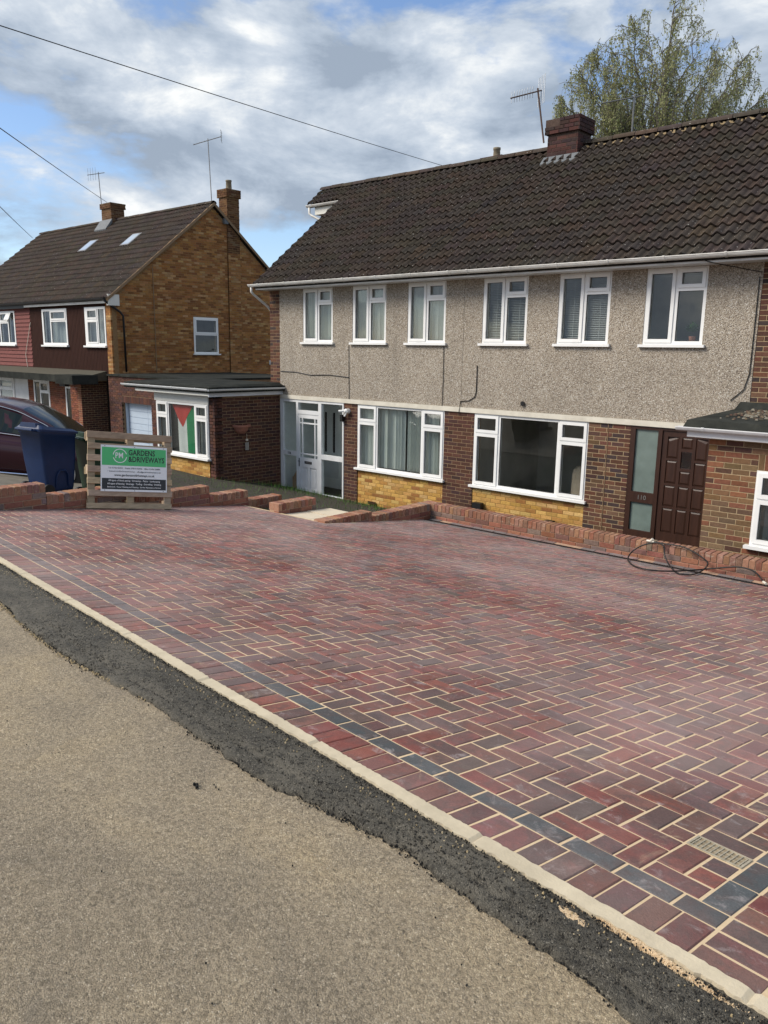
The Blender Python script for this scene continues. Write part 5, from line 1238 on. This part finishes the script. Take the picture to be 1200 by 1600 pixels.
# ------------------------------------------------------------------ hose lying against the wall
hp = [(5.27, -2.93, 1.085), (5.46, -2.93, 1.085), (5.67, -2.95, 1.09), (5.83, -2.97, 1.05), (5.95, -2.99, 1.0), (6.01, -3.0, .95), (5.99, -3.04, .885), (6.0, -3.29, .885), (5.99, -3.55, .915), (5.87, -3.6, .925), (5.60, -3.15, .875), (5.48, -3.02, .95), (5.44, -2.98, 1.06), (5.34, -2.97, 1.09), (5.17, -2.99, 1.03), (5.05, -3.03, .93), (5.1, -3.26, .885), (5.31, -3.62, .925), (5.51, -3.80, .95), (5.68, -3.78, .95), (5.81, -3.58, .93), (5.88, -3.24, .885), (5.99, -3.04, .88), (6.16, -2.98, .92), (6.34, -2.97, .965), (6.49, -2.97, .965), (6.58, -2.98, .93), (6.64, -3.0, .88), (6.70, -3.08, .865)]
def catmull(P, n=8):
    P = [Vector(p) for p in P]; out = []
    for i in range(len(P) - 1):
        a, b, c, d = P[max(i - 1, 0)], P[i], P[i + 1], P[min(i + 2, len(P) - 1)]
        for k in range(n):
            t = k / n; out.append(.5 * ((2 * b) + (c - a) * t + (2 * a - 5 * b + 4 * c - d) * t * t + (3 * b - a - 3 * c + d) * t ** 3))
    return out + [P[-1]]
t = thing('hose', 'looped black hose lying over the drain against the low wall', 'hose', (5.6, -3.1, .9))
m = MB(); m.tube(catmull(hp), .009, 8); part(m, 'tube', MT['rubber'], t, True)
m = MB(); m.tube([(5.19, -2.93, 1.085), (5.29, -2.93, 1.085)], .014, 8); m.tube([(5.24, -2.93, 1.085), (5.27, -2.935, 1.12)], .018, 8); part(m, 'connector', MT['cream'], t)
m = MB(); m.tube([(6.68, -3.06, .868), (6.73, -3.12, .868)], .015, 8); part(m, 'nozzle', MT['cream'], t)

# ------------------------------------------------------------------ pallet with the contractor's sign
bl = Vector((-.135, -7.80, 0)); br = Vector((.10, -6.71, 0)); bl.z = Zs(bl.x, bl.y) + .004; br.z = Zs(br.x, br.y) + .004
px = (br - bl).normalized(); py = Vector((0, 0, 1)).cross(px).normalized(); pz = px.cross(py); ta = R(11)
pz2 = pz * math.cos(ta) + py * math.sin(ta); py2 = pz2.cross(px)
PMAT = Matrix((px, py2, pz2)).transposed(); PW = (br - bl).length
pl = thing('pallet', 'weathered wooden pallet leaning on the wall behind the green sign', 'pallet', bl, PMAT.to_euler())
wc = pal([(.43, .325, .225), (.38, .29, .20), (.48, .37, .26), (.33, .255, .18)], .12, 121)
def lpart(m, name, mat, parent, col=None, smooth=False):
    o = part(m, name, MT[mat], parent, smooth, local=True)
    if col: o.color = col
    return o
for z0, z1 in ((.005, .075), (.165, .245), (.325, .405), (.475, .555), (.62, .70), (.775, .85), (.915, 1.0)):
    m = MB(); e = rd.uniform(-.012, .012); m.cbox(0 + e, PW + e * .5, -.02, .0, z0, z1, .003); lpart(m, 'deck_board', 'wood', pl, wc())
for x in (.01, PW / 2 - .045, PW - .10):
    m = MB(); m.box(x, x + .09, .001, .022, .0, 1.0); lpart(m, 'stringer_board', 'wood', pl, wc())
    for z in (.0, .45, .88):
        m = MB(); m.box(x, x + .09, .023, .10, z, z + .12); lpart(m, 'block', 'wood', pl, wc())
for z0, z1 in ((.0, .095), (.45, .545), (.9, .995)):
    m = MB(); m.box(0, PW, .101, .12, z0, z1); lpart(m, 'base_board', 'wood', pl, wc())
SX0, SX1, SZ0, SZ1 = .165, 1.045, .228, .83
sg_o = bl + PMAT @ Vector(((SX0 + SX1) / 2, -.03, SZ0))
sg = thing('sign_board', 'green and white contractor sign fixed to the pallet', 'sign', sg_o, PMAT.to_euler())
hw = (SX1 - SX0) / 2; hh = SZ1 - SZ0
m = MB(); m.box(-hw, hw, -.002, .006, 0, hh); lpart(m, 'board', 'white_sign', sg)
m = MB(); m.box(-hw + .014, hw - .014, -.0035, -.0021, hh * .565, hh - .028); lpart(m, 'green_band', 'green_sign', sg)
m = MB(); m.box(-hw + .014, hw - .014, -.0035, -.0021, .028, hh * .285); lpart(m, 'dark_band', 'dark_sign', sg)
def stx(s, size, x, z, mat, al='LEFT', sq=1., bold=0., name='lettering'): return text(sg, s, size, Matrix.Translation((x, -.0045, z)) @ STAND, mat, name, .0004, al, sq, bold)
stx('GARDENS', .100, -.085, hh * .80, 'dark_sign', sq=.80, bold=.002); stx('&DRIVEWAYS', .100, -.085, hh * .655, 'dark_sign', sq=.80, bold=.002)
stx('PM', .105, -.258, hh * .725, 'white_text', sq=.80, bold=.001)
m = MB(); n = 44
for i in range(n):
    if i in (0, 1, 21, 22, 23, 43): continue
    a0, a1 = 2 * math.pi * i / n, 2 * math.pi * (i + 1) / n; cx, cz = -.195, hh * .775; r0, r1 = .083, .093
    m.face([(cx + r * math.cos(a), -.0046, cz + r * math.sin(a)) for r, a in ((r0, a0), (r1, a0), (r1, a1), (r0, a1))])
lpart(m, 'logo_ring', 'white_text', sg)
stx('Tel: 01742 553321   Mobile: 07810 550446   Office: 01494 258804', .0275, 0, hh * .495, 'dark_sign', 'CENTER', .93)
stx('f  facebook.com/PmGardensDriveways    office@gardensanddriveways.co.uk', .0245, 0, hh * .425, 'dark_sign', 'CENTER', .93)
stx('www.gardensanddriveways.co.uk', .042, 0, hh * .335, 'dark_sign', 'CENTER', .95, .0006)
stx('All types of block paving · Driveways · Patios · Landscaping', .031, 0, hh * .222, 'white_text', 'CENTER', .93, .0004)
stx('All types of fencing · Drainage · Turfing · Gravelling · Decking', .031, 0, hh * .152, 'white_text', 'CENTER', .93, .0004)
stx('Brickwork · Power Washing and Cleaning · Garden Maintenance Services', .0245, 0, hh * .085, 'white_text', 'CENTER', .98, .0004)
for x, z in ((-hw + .05, hh - .014), (0, hh - .014), (hw - .05, hh - .014), (-hw + .05, .014), (0, .014), (hw - .05, .014)):
    m = MB(); m.tube([(x, -.006, z), (x, -.001, z)], .006, 8); lpart(m, 'screw', 'galv', sg)

# ------------------------------------------------------------------ wheelie bins
def wheelie(name, label, loc, rz, mat):
    t = thing(name, label, 'bin', loc, (0, 0, rz), group='wheelie bins behind the wall')
    W0, W1, L0, L1 = .23, .285, .24, .34          # half widths/lengths at bottom and rim ; +x is the front
    b = bmesh.new(); rings = []
    def ring(hw, x0, x1, zb, zf, rad=.05):
        pts = []
        for cx, cy, a in ((x1 - rad, hw - rad, 0), (x0 + rad, hw - rad, 90), (x0 + rad, -hw + rad, 180), (x1 - rad, -hw + rad, 270)):
            for k in range(5):
                th = R(a + 22.5 * k); x = cx + rad * math.cos(th); f = (x - x0) / (x1 - x0); pts.append((x, cy + rad * math.sin(th), zb + (zf - zb) * f))
        return pts
    prof = [(W0, -L0, L0 - .02, .03, .05), (W0 + .005, -L0, L0 + .0, .10, .12), ((W0 + W1) / 2, -L0 - .05, L0 + .04, .55, .55), (W1 - .01, -L1 + .02, L1 - .05, .95, .87), (W1, -L1 + .01, L1 - .04, .955, .875), (W1, -L1 + .01, L1 - .04, 1.0, .915)]
    for p in prof: rings.append([b.verts.new(q) for q in ring(*p)])
    for A, B in zip(rings, rings[1:]):
        for i in range(20): b.faces.new((A[i], A[(i + 1) % 20], B[(i + 1) % 20], B[i]))
    b.faces.new(list(reversed(rings[0]))); me = bpy.data.meshes.new('body'); b.to_mesh(me); b.free(); me.shade_smooth(); me.materials.append(MT[mat]); put(bpy.data.objects.new('body', me), t)
    m = MB(); R0 = ring(W1 + .02, -L1 - .01, L1 - .015, 1.0, .915, .06); R1 = ring(W1 + .022, -L1 - .01, L1 - .01, 1.035, .945, .06); R2 = ring(W1 - .03, -L1 + .03, L1 - .08, 1.085, .985, .06)
    for A, B in ((R0, R1), (R1, R2)):
        for i in range(20): m.face([A[i], A[(i + 1) % 20], B[(i + 1) % 20], B[i]])
    m.face(R2); ld = lpart(m, 'lid', mat, t, smooth=False)
    m = MB(); m.tube([(-L1 - .06, -.2, 1.02), (-L1 - .06, .2, 1.02)], .022, 10); m.tube([(-L1 + .02, -.2, 1.0), (-L1 - .06, -.2, 1.02)], .02, 8); m.tube([(-L1 + .02, .2, 1.0), (-L1 - .06, .2, 1.02)], .02, 8); lpart(m, 'handle', mat, t)
    m = MB(); m.hexa([(-L1 - .0, -.2, 1.05), (-L1 + .2, -.2, 1.05), (-L1 + .2, .2, 1.05), (-L1 - .0, .2, 1.05), (-L1 + .01, -.17, 1.115), (-L1 + .1, -.17, 1.105), (-L1 + .1, .17, 1.105), (-L1 + .01, .17, 1.115)]); lpart(m, 'lid_hump', mat, ld)
    for s in (-1, 1):
        m = MB(); m.tube([(-L0 - .02, s * .255, .10), (-L0 - .02, s * .30, .10)], .10, 18); lpart(m, 'wheel', 'rubber', t)
        m = MB(); m.T = lambda x, y, z, s=s: (x, s * (W0 + .005 + (W1 - W0) * z + abs(y)), z)
        arc = [(-.10, .0, .12), (-.09, .012, .30), (-.04, .014, .38), (.06, .014, .38), (.11, .012, .30), (.12, .0, .12)]; m.tube(arc, .012, 6); lpart(m, 'side_rib', mat, t)
    return t
bnx, bny = -2.54, -7.10
wheelie('wheelie_bin', 'dark blue wheelie bin standing behind the wall by the car', (bnx, bny, Zn(bnx, bny) + .02), math.atan2(.985, -.171), 'blue_bin')
gx_, gy_ = -2.48, -6.30
wheelie('wheelie_bin', 'dark green wheelie bin half hidden between blue bin and pallet', (gx_, gy_, Zn(gx_, gy_) - .03), math.atan2(.99, .1), 'green_bin')

# ------------------------------------------------------------------ parked car
car = thing('parked_car', 'dark plum saloon car parked behind the blue bin', 'car', (-6.02, -6.38, .99), (0, R(5), R(44)))
CX0, CX1 = -2.35, 2.30                            # local x: rear, front (faces +X)
def car_rows():
    # x, half width, sill z, belt z, hood/boot centre z
    return [(-2.35, .55, .45, .72, .74), (-2.25, .74, .30, .86, .90), (-1.9, .86, .24, .95, 1.02), (-1.3, .90, .22, .97, 1.04), (-.5, .915, .21, .965, 1.03), (.3, .915, .21, .945, 1.0), (.9, .91, .21, .92, .985), (1.3, .90, .22, .86, .94), (1.75, .86, .24, .76, .84), (2.1, .76, .28, .66, .72), (2.27, .6, .36, .56, .60), (2.32, .45, .42, .5, .52)]
m = MB(); rw_ = []
for x, w, zs0, zb, zc in car_rows():
    rw_.append([(x, s * a, z) for s, seq in ((-1, ((0., zs0), (w * .9, zs0), (w, zs0 + .14), (w * 1.0, zs0 + (zb - zs0) * .6), (w * .955, zb), (w * .6, (zb + zc) / 2 + .01), (0., zc))),) for a, z in seq])
for A, B in zip(rw_, rw_[1:]):
    for i in range(6):
        m.face([A[i], B[i], B[i + 1], A[i + 1]][::-1]); m.face([(p[0], -p[1], p[2]) for p in (A[i], B[i], B[i + 1], A[i + 1])])
for A in (rw_[0], rw_[-1]):
    m.face([*A, *[(p[0], -p[1], p[2]) for p in reversed(A[1:-1])]])
body_ = lpart(m, 'body', 'carpaint', car, smooth=True)
gh_rows = [(-2.02, .62, 1.0, 1.015), (-1.45, .66, 1.30, 1.32), (-.95, .655, 1.42, 1.445), (-.3, .655, 1.465, 1.49), (.2, .65, 1.44, 1.465), (.55, .64, 1.36, 1.385), (1.05, .64, 1.14, 1.16), (1.38, .66, .935, .955)]
m = MB(); gr_ = []
def beltz(x):
    rws = car_rows()
    for a, b in zip(rws, rws[1:]):
        if a[0] <= x <= b[0]: f = (x - a[0]) / (b[0] - a[0]); return a[3] + (b[3] - a[3]) * f, (a[1] + (b[1] - a[1]) * f) * .955
for x, w, z, zc in gh_rows:
    bz, bw = beltz(x); z = max(z, bz + .005); gr_.append([(x, -bw, bz), (x, -w, z), (x, -w * .75, z + (zc - z) * .8), (x, 0, zc)])
for A, B in zip(gr_, gr_[1:]):
    for i in range(3):
        m.face([A[i], B[i], B[i + 1], A[i + 1]][::-1]); m.face([(p[0], -p[1], p[2]) for p in (A[i], B[i], B[i + 1], A[i + 1])])
lpart(m, 'roof', 'carpaint', car, smooth=True)
def side_pt(x, f):                                # point on the side glass, f 0 belt .. 1 roof
    for A, B in zip(gr_, gr_[1:]):
        if A[0][0] <= x <= B[0][0]:
            k = (x - A[0][0]) / (B[0][0] - A[0][0]); lo = Vector(A[0]).lerp(Vector(B[0]), k); hi = Vector(A[1]).lerp(Vector(B[1]), k); return lo.lerp(hi, f)
for s in (-1, 1):
    for nm, xa, xb in (('rear_window', -1.55, -.62), ('front_window', -.52, 1.0)):
        m = MB(); xsq = rng(xa, xb, .1)
        for a, b in zip(xsq, xsq[1:]):
            q = [side_pt(a, .07), side_pt(b, .07), side_pt(b, .86), side_pt(a, .86)]; q = [(p.x, s * (abs(p.y) + .008), p.z) for p in q]; m.face(q if s < 0 else q[::-1])
        lpart(m, nm, 'cargl', car)
    for f, r_, xa, xb in ((.0, .007, -1.75, 1.3), (.92, .008, -1.75, 1.22)):
        m = MB(); m.tube([(p.x, s * (abs(p.y) + .014), p.z) for p in [side_pt(x, f + .02) for x in rng(xa, xb, .12)]], r_, 6); lpart(m, 'window_trim', 'chrome', car)
    m = MB(); m.tube([(-1.6, s * .915, .27), (-.4, s * .935, .25), (.9, s * .93, .26)], .014, 6); lpart(m, 'sill_trim', 'chrome', car)
    for x in (-.95, -.12):
        m = MB(); m.tube([(x - .1, s * .925, .80), (x - .09, s * .95, .80), (x + .1, s * .945, .795), (x + .11, s * .92, .795)], .013, 6); lpart(m, 'door_handle', 'chrome', car)
    for x in (-1.45, 1.42):
        m = MB(); m.tube([(x, s * .70, .33), (x, s * .905, .33)], .33, 26); wh = lpart(m, 'wheel', 'rubber', car); m = MB(); m.tube([(x, s * .88, .33), (x, s * .915, .33)], .22, 18); lpart(m, 'rim', 'alu', wh)
    o = soft_box(.72, .95, (s * 1.06 if s < 0 else .90), (-.90 if s < 0 else 1.06), .93, 1.07, .05, 4, .0, 'mirror', 'carpaint', None); COL.objects.unlink(o); put(o, car)
    m = MB(); m.tube([(.75, s * 1.0, .955), (.92, s * 1.0, .955)], .02, 6); lpart(m, 'mirror_trim', 'chrome', car)
m = MB(); q = []
for A in gr_[4:]: q.append([(p[0] + .004, p[1] * .86, p[2] + .012) for p in A[1:]])
for A, B in zip(q[1:], q[2:]):
    for i in range(2):
        m.face([A[i], B[i], B[i + 1], A[i + 1]][::-1]); m.face([(p[0], -p[1], p[2]) for p in (A[i], B[i], B[i + 1], A[i + 1])])
lpart(m, 'windscreen', 'cargl', car, smooth=True)
m = MB()
for s in (-1, 1): m = MB(); m.tube([(2.12, s * .55, .62), (2.2, s * .62, .60), (2.05, s * .74, .64)], .05, 8); lpart(m, 'headlight', 'cargl', car)

# ------------------------------------------------------------------ aerials
def aerial(label, base, top, boom_dir, n, bl_=1.1, el=.3, mat='galv', refl=True, back=.25, vert=False):
    t = thing('tv_aerial', label, 'aerial', base); base, top = Vector(base), Vector(top)
    m = MB(); m.tube([base, top + (top - base).normalized() * .06], .018, 6); part(m, 'mast', MT['rust' if mat == 'rust' else 'galv'], t)
    d = Vector(boom_dir).normalized(); ed = Vector((0, 0, 1)) if vert else d.cross(Vector((0, 0, 1))).normalized()
    m = MB(); m.tube([top - d * back, top + d * bl_], .014, 6); part(m, 'boom', MT[mat], t)
    for k in range(n):
        p = top + d * (.12 + (bl_ - .15) * k / max(1, n - 1)) + Vector((0, 0, .012)); m = MB(); m.tube([p - ed * el * .5, p + ed * el * .5], .007, 5); part(m, 'element', MT['alu'], t)
    if refl:
        m = MB()
        for k in range(5):
            zq = -.16 + .08 * k
            if vert: q = d.cross(Vector((0, 0, 1))).normalized(); m.tube([top - d * back + q * zq - Vector((0, 0, .28)), top - d * back + q * zq + Vector((0, 0, .28))], .008, 5)
            else: m.tube([top - d * back + Vector((0, 0, zq)) - ed * .26, top - d * back + Vector((0, 0, zq)) + ed * .26], .008, 5)
        part(m, 'reflector', MT['alu'], t)
VR = Vector((.745, .666, 0))
aerial('rusty masted television aerial on the party chimney of the pebbledashed pair', (.0, 2.58, 7.72), (-.2, 2.58, 8.74), (-.55, -.75, -.28), 9, .62, .22, 'rust', True, .08, vert=True)
aerial('thin aerial behind the party chimney against the birch', (1.15, 4.2, 6.9), (1.15, 4.2, 8.75), (-.6, -.75, -.22), 0, .75, .2, 'galv', False)
aerial('tall aerial standing at the apex of the brown brick gable', (GX - .15, 5.68, 8.6), (GX - .3, 5.7, 10.75), (-.62, -.7, -.3), 3, .55, .12, 'galv', True, .5)
aerial('small aerial on the mid-ridge chimney of the house next door', (-22.83, 5.4, 8.85), (-22.98, 5.4, 10.5), (-.5, -.8, -.2), 4, .45, .5, 'galv', False, .25, vert=True)

# ------------------------------------------------------------------ overhead wires
def wire(label, a, b, sag, r=.012):
    a, b = Vector(a), Vector(b); P = [a.lerp(b, k / 30) - Vector((0, 0, sag * 4 * (k / 30) * (1 - k / 30))) for k in range(31)]
    m = MB(); m.tube(P, r, 6); o = part(m, 'overhead_wire', MT['black']); tag(o, label, 'wire', 'overhead wires')
def at(px, py, z): return CAM + (FW + RT * ((px - 600) / 1226.446) - UP * ((py - 800) / 1226.446)) * z
A = at(0, 33, 9.0); B = at(692, 259, 19.6); wire('long telephone wire sloping down to the pebbledashed roof ridge', A + (A - B) * .6, B, .05, .006)
A = at(0, 198, 14); B = at(167, 316, 33); wire('wire running down to the chimney of the house next door', A + (A - B) * .4, B, .03, .009)
A = at(0, 322, 20); B = Vector((-28.7, 5.1, 8.35)); wire('lowest short wire at the left edge meeting the far roof', A + (A - B) * .4, B, .02, .010)

# ------------------------------------------------------------------ birch behind the roof
def birch():
    r = random.Random(29); base = Vector((-5.6, 20.6, -.05))
    t = thing('birch_tree', 'tall drooping birch in thin spring leaf behind the roof', 'tree', base)
    right = Vector((.745, .666, 0)); fwd = Vector((-.666, .745, 0)); br_ = MB(); lv = MB()
    def curve(p, q, bend, n=7):
        out = []; mid = (p + q) / 2 + bend
        for k in range(n + 1): s = k / n; out.append(p * (1 - s) ** 2 + mid * 2 * s * (1 - s) + q * s * s)
        return out
    LC = [(.31, .335, .14, 1), (.38, .39, .18, 1), (.25, .285, .115, 1), (.43, .43, .21, 1), (.31, .31, .15, 1)]
    def leaf(p, s):
        a = Vector((r.gauss(0, .6), r.gauss(0, .6), -1.)).normalized(); b = a.cross(Vector((r.gauss(0, 1), r.gauss(0, 1), r.gauss(0, .3)))).normalized()
        lv.face([p, p + a * s * .45 + b * s * .36, p + a * s, p + a * s * .45 - b * s * .36], r.choice(LC))
    def twig(p, L):
        q = p + Vector((r.gauss(0, .10), r.gauss(0, .10), -L)); pts = curve(p, q, Vector((r.gauss(0, .10), r.gauss(0, .10), L * .3)), 3)
        br_.tube(pts, [.006, .005, .004, .003], 3, cap=False)
        for k in range(int(L * 13) + 1):
            s = r.random(); i = min(2, int(s * 3)); c = pts[i].lerp(pts[i + 1], s * 3 - i); leaf(c + Vector((r.gauss(0, .045), r.gauss(0, .045), r.gauss(0, .03))), r.uniform(.05, .10))
    fork = base + Vector((0, 0, 8.2))
    tr = MB(); tr.tube([base, base + Vector((.05, .05, 3)), base + Vector((.1, 0, 6)), fork], [.30, .24, .20, .17], 10)
    lims = []
    def env(dx, dz):                                # crown outline, metres right of the trunk / above the ground
        w = [(10.2, -4.1, 3.6), (11.6, -4.3, 4.2), (13.0, -4.3, 4.4), (14.0, -4.2, 4.5), (15.1, -3.8, 4.2), (15.7, -3.2, 2.9), (16.3, -2.5, 2.4), (16.9, -1.8, 1.9), (17.4, -1.1, 1.4), (18.0, -.3, .8)]
        for (z0, l0, r0), (z1, l1, r1) in zip(w, w[1:]):
            if z0 <= dz <= z1: k = (dz - z0) / (z1 - z0); return l0 + (l1 - l0) * k < dx < r0 + (r1 - r0) * k
        return False
    def limb(p, q, bend, r0, r1, n=9, wob=.10):
        pts = curve(p, q, bend, n)
        for k in range(2, n): pts[k] = pts[k] + Vector((r.gauss(0, wob), r.gauss(0, wob), r.gauss(0, wob * .6)))
        br_.tube(pts, [r0 + (r1 - r0) * (k / n) ** .8 for k in range(n + 1)], 6 if r0 > .03 else 4, cap=False); return pts
    def bough(pts, k0, cnt, L0, L1):
        for _ in range(cnt):
            k = r.uniform(k0, len(pts) - 1.01); i = int(k); p = pts[i].lerp(pts[i + 1], k - i); out = p - Vector((fork.x, fork.y, p.z)); out.z = 0
            d = (out.normalized() * .7 if out.length > .2 else Vector((0, 0, 0))) + Vector((r.gauss(0, .75), r.gauss(0, .75), r.uniform(.15, .9))); d.normalize(); L = r.uniform(L0, L1); q = p + d * L; rel = q - base
            if not env(rel.dot(right), rel.z): q = p + d * L * .45; rel = q - base
            if not env(rel.dot(right), rel.z): continue
            sub = limb(p, q, Vector((0, 0, .22 * L)), .016, .006, 5, .035)
            for _2 in range(int(L * r.uniform(5, 8.5)) + 1):
                s = r.uniform(.1, 4.99); i = int(s); twig(sub[i].lerp(sub[i + 1], s - i), r.uniform(.25, .85) * (1.5 if rel.z < 14 else .95))
    T = [(.35, 0, 17.5), (-.5, .5, 16.9), (1.2, -.4, 16.3), (-1.6, -.5, 16.4), (2.2, .6, 15.6), (-2.7, .6, 15.6), (3.8, .2, 14.9), (4.2, -.6, 13.9), (3.3, .9, 14.3), (3.0, -.9, 15.0), (-3.6, -.4, 14.8), (-4.0, .5, 13.7), (-3.2, -1.0, 13.9), (-3.0, 1.1, 14.6), (4.3, .3, 13.2), (-4.1, -.2, 13.0), (2.0, 1.4, 14.4), (.2, 1.6, 15.6), (-1.9, .2, 15.4), (-2.2, -.8, 14.6), (-1.2, .9, 15.9), (.9, .8, 16.0), (-.6, -1.7, 15.2), (1.6, -1.5, 14.6), (-1.7, 1.7, 14.6), (2.7, -1.3, 13.0), (-2.5, -1.5, 13.4), (.6, .3, 14.8)]
    for x_, y_, z_ in T:
        hz = right * x_ + fwd * y_; hr = min(1, hz.length / 3.5); st = Vector((fork.x, fork.y, base.z + 8.0 + (z_ - 11) * .5 * (1 - hr) + r.uniform(-.5, .9)))
        pts = limb(st, base + hz + Vector((0, 0, z_)), Vector((0, 0, .2 + .9 * hr)) - hz * .10, .045 + .03 * (1 - hr), .010)
        bough(pts, 3.2, 27 if hr > .4 else 19, .5, 1.35)
    pts = limb(fork, base + right * .3 + Vector((0, 0, 17.3)), right * -.3, .12, .012); bough(pts, 3.5, 20, .5, 1.3)
    part(tr, 'trunk', MT['bark'], t, True); part(br_, 'branches', MT['bark'], t); part(lv, 'crown', MT['leaf'], t)
    return len(lv.f)
NLEAF = birch(); print('leaves', NLEAF)

# ------------------------------------------------------------------ ground clutter: grass, crumbs of tarmac, spilt sand
def grass():
    m = MB(); r = random.Random(33)
    for _ in range(4200):
        k = r.random()
        if k < .30: x, y = r.gauss(1.05, .35), r.gauss(-3.9, .38)
        elif k < .62: x, y = r.uniform(-.2, 1.58), r.uniform(-5.1, -1.2)
        elif k < .82: x, y = r.uniform(-5.3, -.3), r.gauss(-.5, .3) - .1
        else: x, y = r.uniform(-5.3, 1.5), r.uniform(-3.8, -.2)
        if x < -5.3 or (-.48 < x < -.15 and y < -4.4) or (.38 < x < .66 and y < -4.45) or (x > 1.34 and y < -2.6) or (.6 < x < 1.4 and y < -4.3): continue
        z = Zg(x, y) if x > -.25 else Zn(x, y) + .02; h = r.uniform(.03, .13); a = r.uniform(0, 6.28); w = .004; bx, by = math.cos(a), math.sin(a)
        m.face([(x - bx * w, y - by * w, z), (x + bx * w, y + by * w, z), (x - by * h * .35, y + bx * h * .35, z + h)])
    tag(part(m, 'grass', MT['grassb']), 'thin grass growing on the soil in front of the porch', 'grass', kind='stuff')
grass()
def crumbs():
    m = MB(); r = random.Random(35)
    def stone(u, v, s, col, zo=0.):
        x, y = UV(u, v); z = Zroad(u) + zo; P = []
        for zz_, k in ((0, 1.), (s * 1.3, .6)):
            for a in range(4): th = a * 1.57 + .7; P.append((x + math.cos(th) * s * k * r.uniform(.6, 1.2), y + math.sin(th) * s * k * r.uniform(.6, 1.2), z + zz_))
        m.hexa(P, col)
    TS = [(.03, .028, .024, 1), (.055, .05, .042, 1), (.075, .068, .056, 1), (.10, .09, .074, 1), (.022, .02, .018, 1), (.06, .055, .046, 1)]
    D = [(.018, .018, .017, 1), (.03, .029, .027, 1), (.012, .012, .012, 1)]; L = [(.35, .27, .15, 1), (.42, .34, .22, 1)]
    for _ in range(3400):
        u = r.uniform(-.6, 6.6) if r.random() < .7 else r.uniform(-.6, 2.0); v = lerp(tar_pts, u) - abs(r.gauss(0, .018)) + .018; stone(u, v, r.uniform(.0015, .005), r.choice(D))
    for _ in range(1800):
        u = r.uniform(-.6, 6); stone(u, -.272 - abs(r.gauss(0, .016)), r.uniform(.0012, .004), r.choice(D), .02)
    for _ in range(9000):
        u = -.6 + 4.6 * r.random() ** 1.5; f = r.random(); vo = lerp(tar_pts, u); v = vo + (-.262 - vo) * f; zt_ = .012 + .014 * math.sin(math.pi * min(1, f * 1.1)) - .007 * math.exp(-((f - .24 - .05 * math.sin(u * 1.7)) / .05) ** 2)
        stone(u, v, r.uniform(.0016, .0042), r.choice(TS), zt_ - .0018)
    for _ in range(420):
        u = r.uniform(-.5, 6); stone(u, -.30 - abs(r.gauss(0, .035)), r.uniform(.002, .005), r.choice(L), .022)
    for _ in range(300):
        u = r.uniform(2.4, 5.2); stone(u, lerp(tar_pts, u) - abs(r.gauss(0, .012)), r.uniform(.003, .007), r.choice(L))
    for _ in range(70):
        stone(r.uniform(-.5, 4), -.6 - abs(r.gauss(0, .5)), r.uniform(.0015, .004), r.choice(D))
    for du, dv in ((1.545, -.755), (1.53, -.765), (1.555, -.762)): stone(du, dv, .008, D[0])
    tag(part(m, 'loose_stones', MT['brick_s']), 'loose black tarmac crumbs and sand grains along the patch edges', 'stones', kind='stuff')
crumbs()
def spilt_sand():
    r = random.Random(36); SC = [(.55, .40, .24, 1), (.62, .47, .30, 1), (.48, .34, .20, 1), (.66, .53, .36, 1)]
    for k, (u, v, ru, rv, n) in enumerate(((.13, -.330, .085, .030, 6500), (-.10, -.274, .19, .013, 3600))):
        m = MB()
        for _ in range(n):
            a, b = r.gauss(0, 1), r.gauss(0, 1); x, y = UV(u + a * ru * .55, v + b * rv * .6 + a * .006); q = max(0., 1 - (a * a + b * b) / 5); z = Zroad(u + a * ru * .55) + .011 + .010 * q; s = r.uniform(.001, .0028)
            P = []
            for zz_, kk in ((-.004, 1.), (s * 1.2, .6)):
                for t in range(4): th = t * 1.57 + r.uniform(.4, 1.1); P.append((x + math.cos(th) * s * kk, y + math.sin(th) * s * kk, z + zz_))
            m.hexa(P, r.choice(SC))
        tag(part(m, 'spilt_sand', MT['brick_s']), ('small heap of spilt sand on the black tarmac strip', 'smear of sand along the kerb at the corner')[k], 'sand', kind='stuff')
spilt_sand()

def road_crack():
    r = random.Random(41); m = MB(); P = []; u0, v0 = toUV(7.45, -11.02); u1, v1 = toUV(8.22, -11.13)
    n = 120; vv_ = 0.
    for i in range(n + 1):
        k = i / n; vv_ += r.uniform(-.004, .004); vv_ *= .98; w = .0006 + .0026 * max(0, math.sin(k * 11 + .6)) * r.uniform(.2, 1.3); u = u0 + (u1 - u0) * k; v = v0 + (v1 - v0) * k + vv_
        P.append((UV(u, v - w), UV(u, v + w), Zroad(u) - .0005))
    for (a, b, z), (c, d, z2) in zip(P, P[1:]):
        if r.random() < .62: m.face([(*a, z), (*c, z2), (*d, z2), (*b, z)])
    MT['cracksand'] = M('dirty sand', (.33, .27, .18), .95, .3, 30)
    tag(part(m, 'crack_filling', MT['cracksand']), 'thin line of sand lying in a crack across the old road', 'sand', kind='stuff')
road_crack()
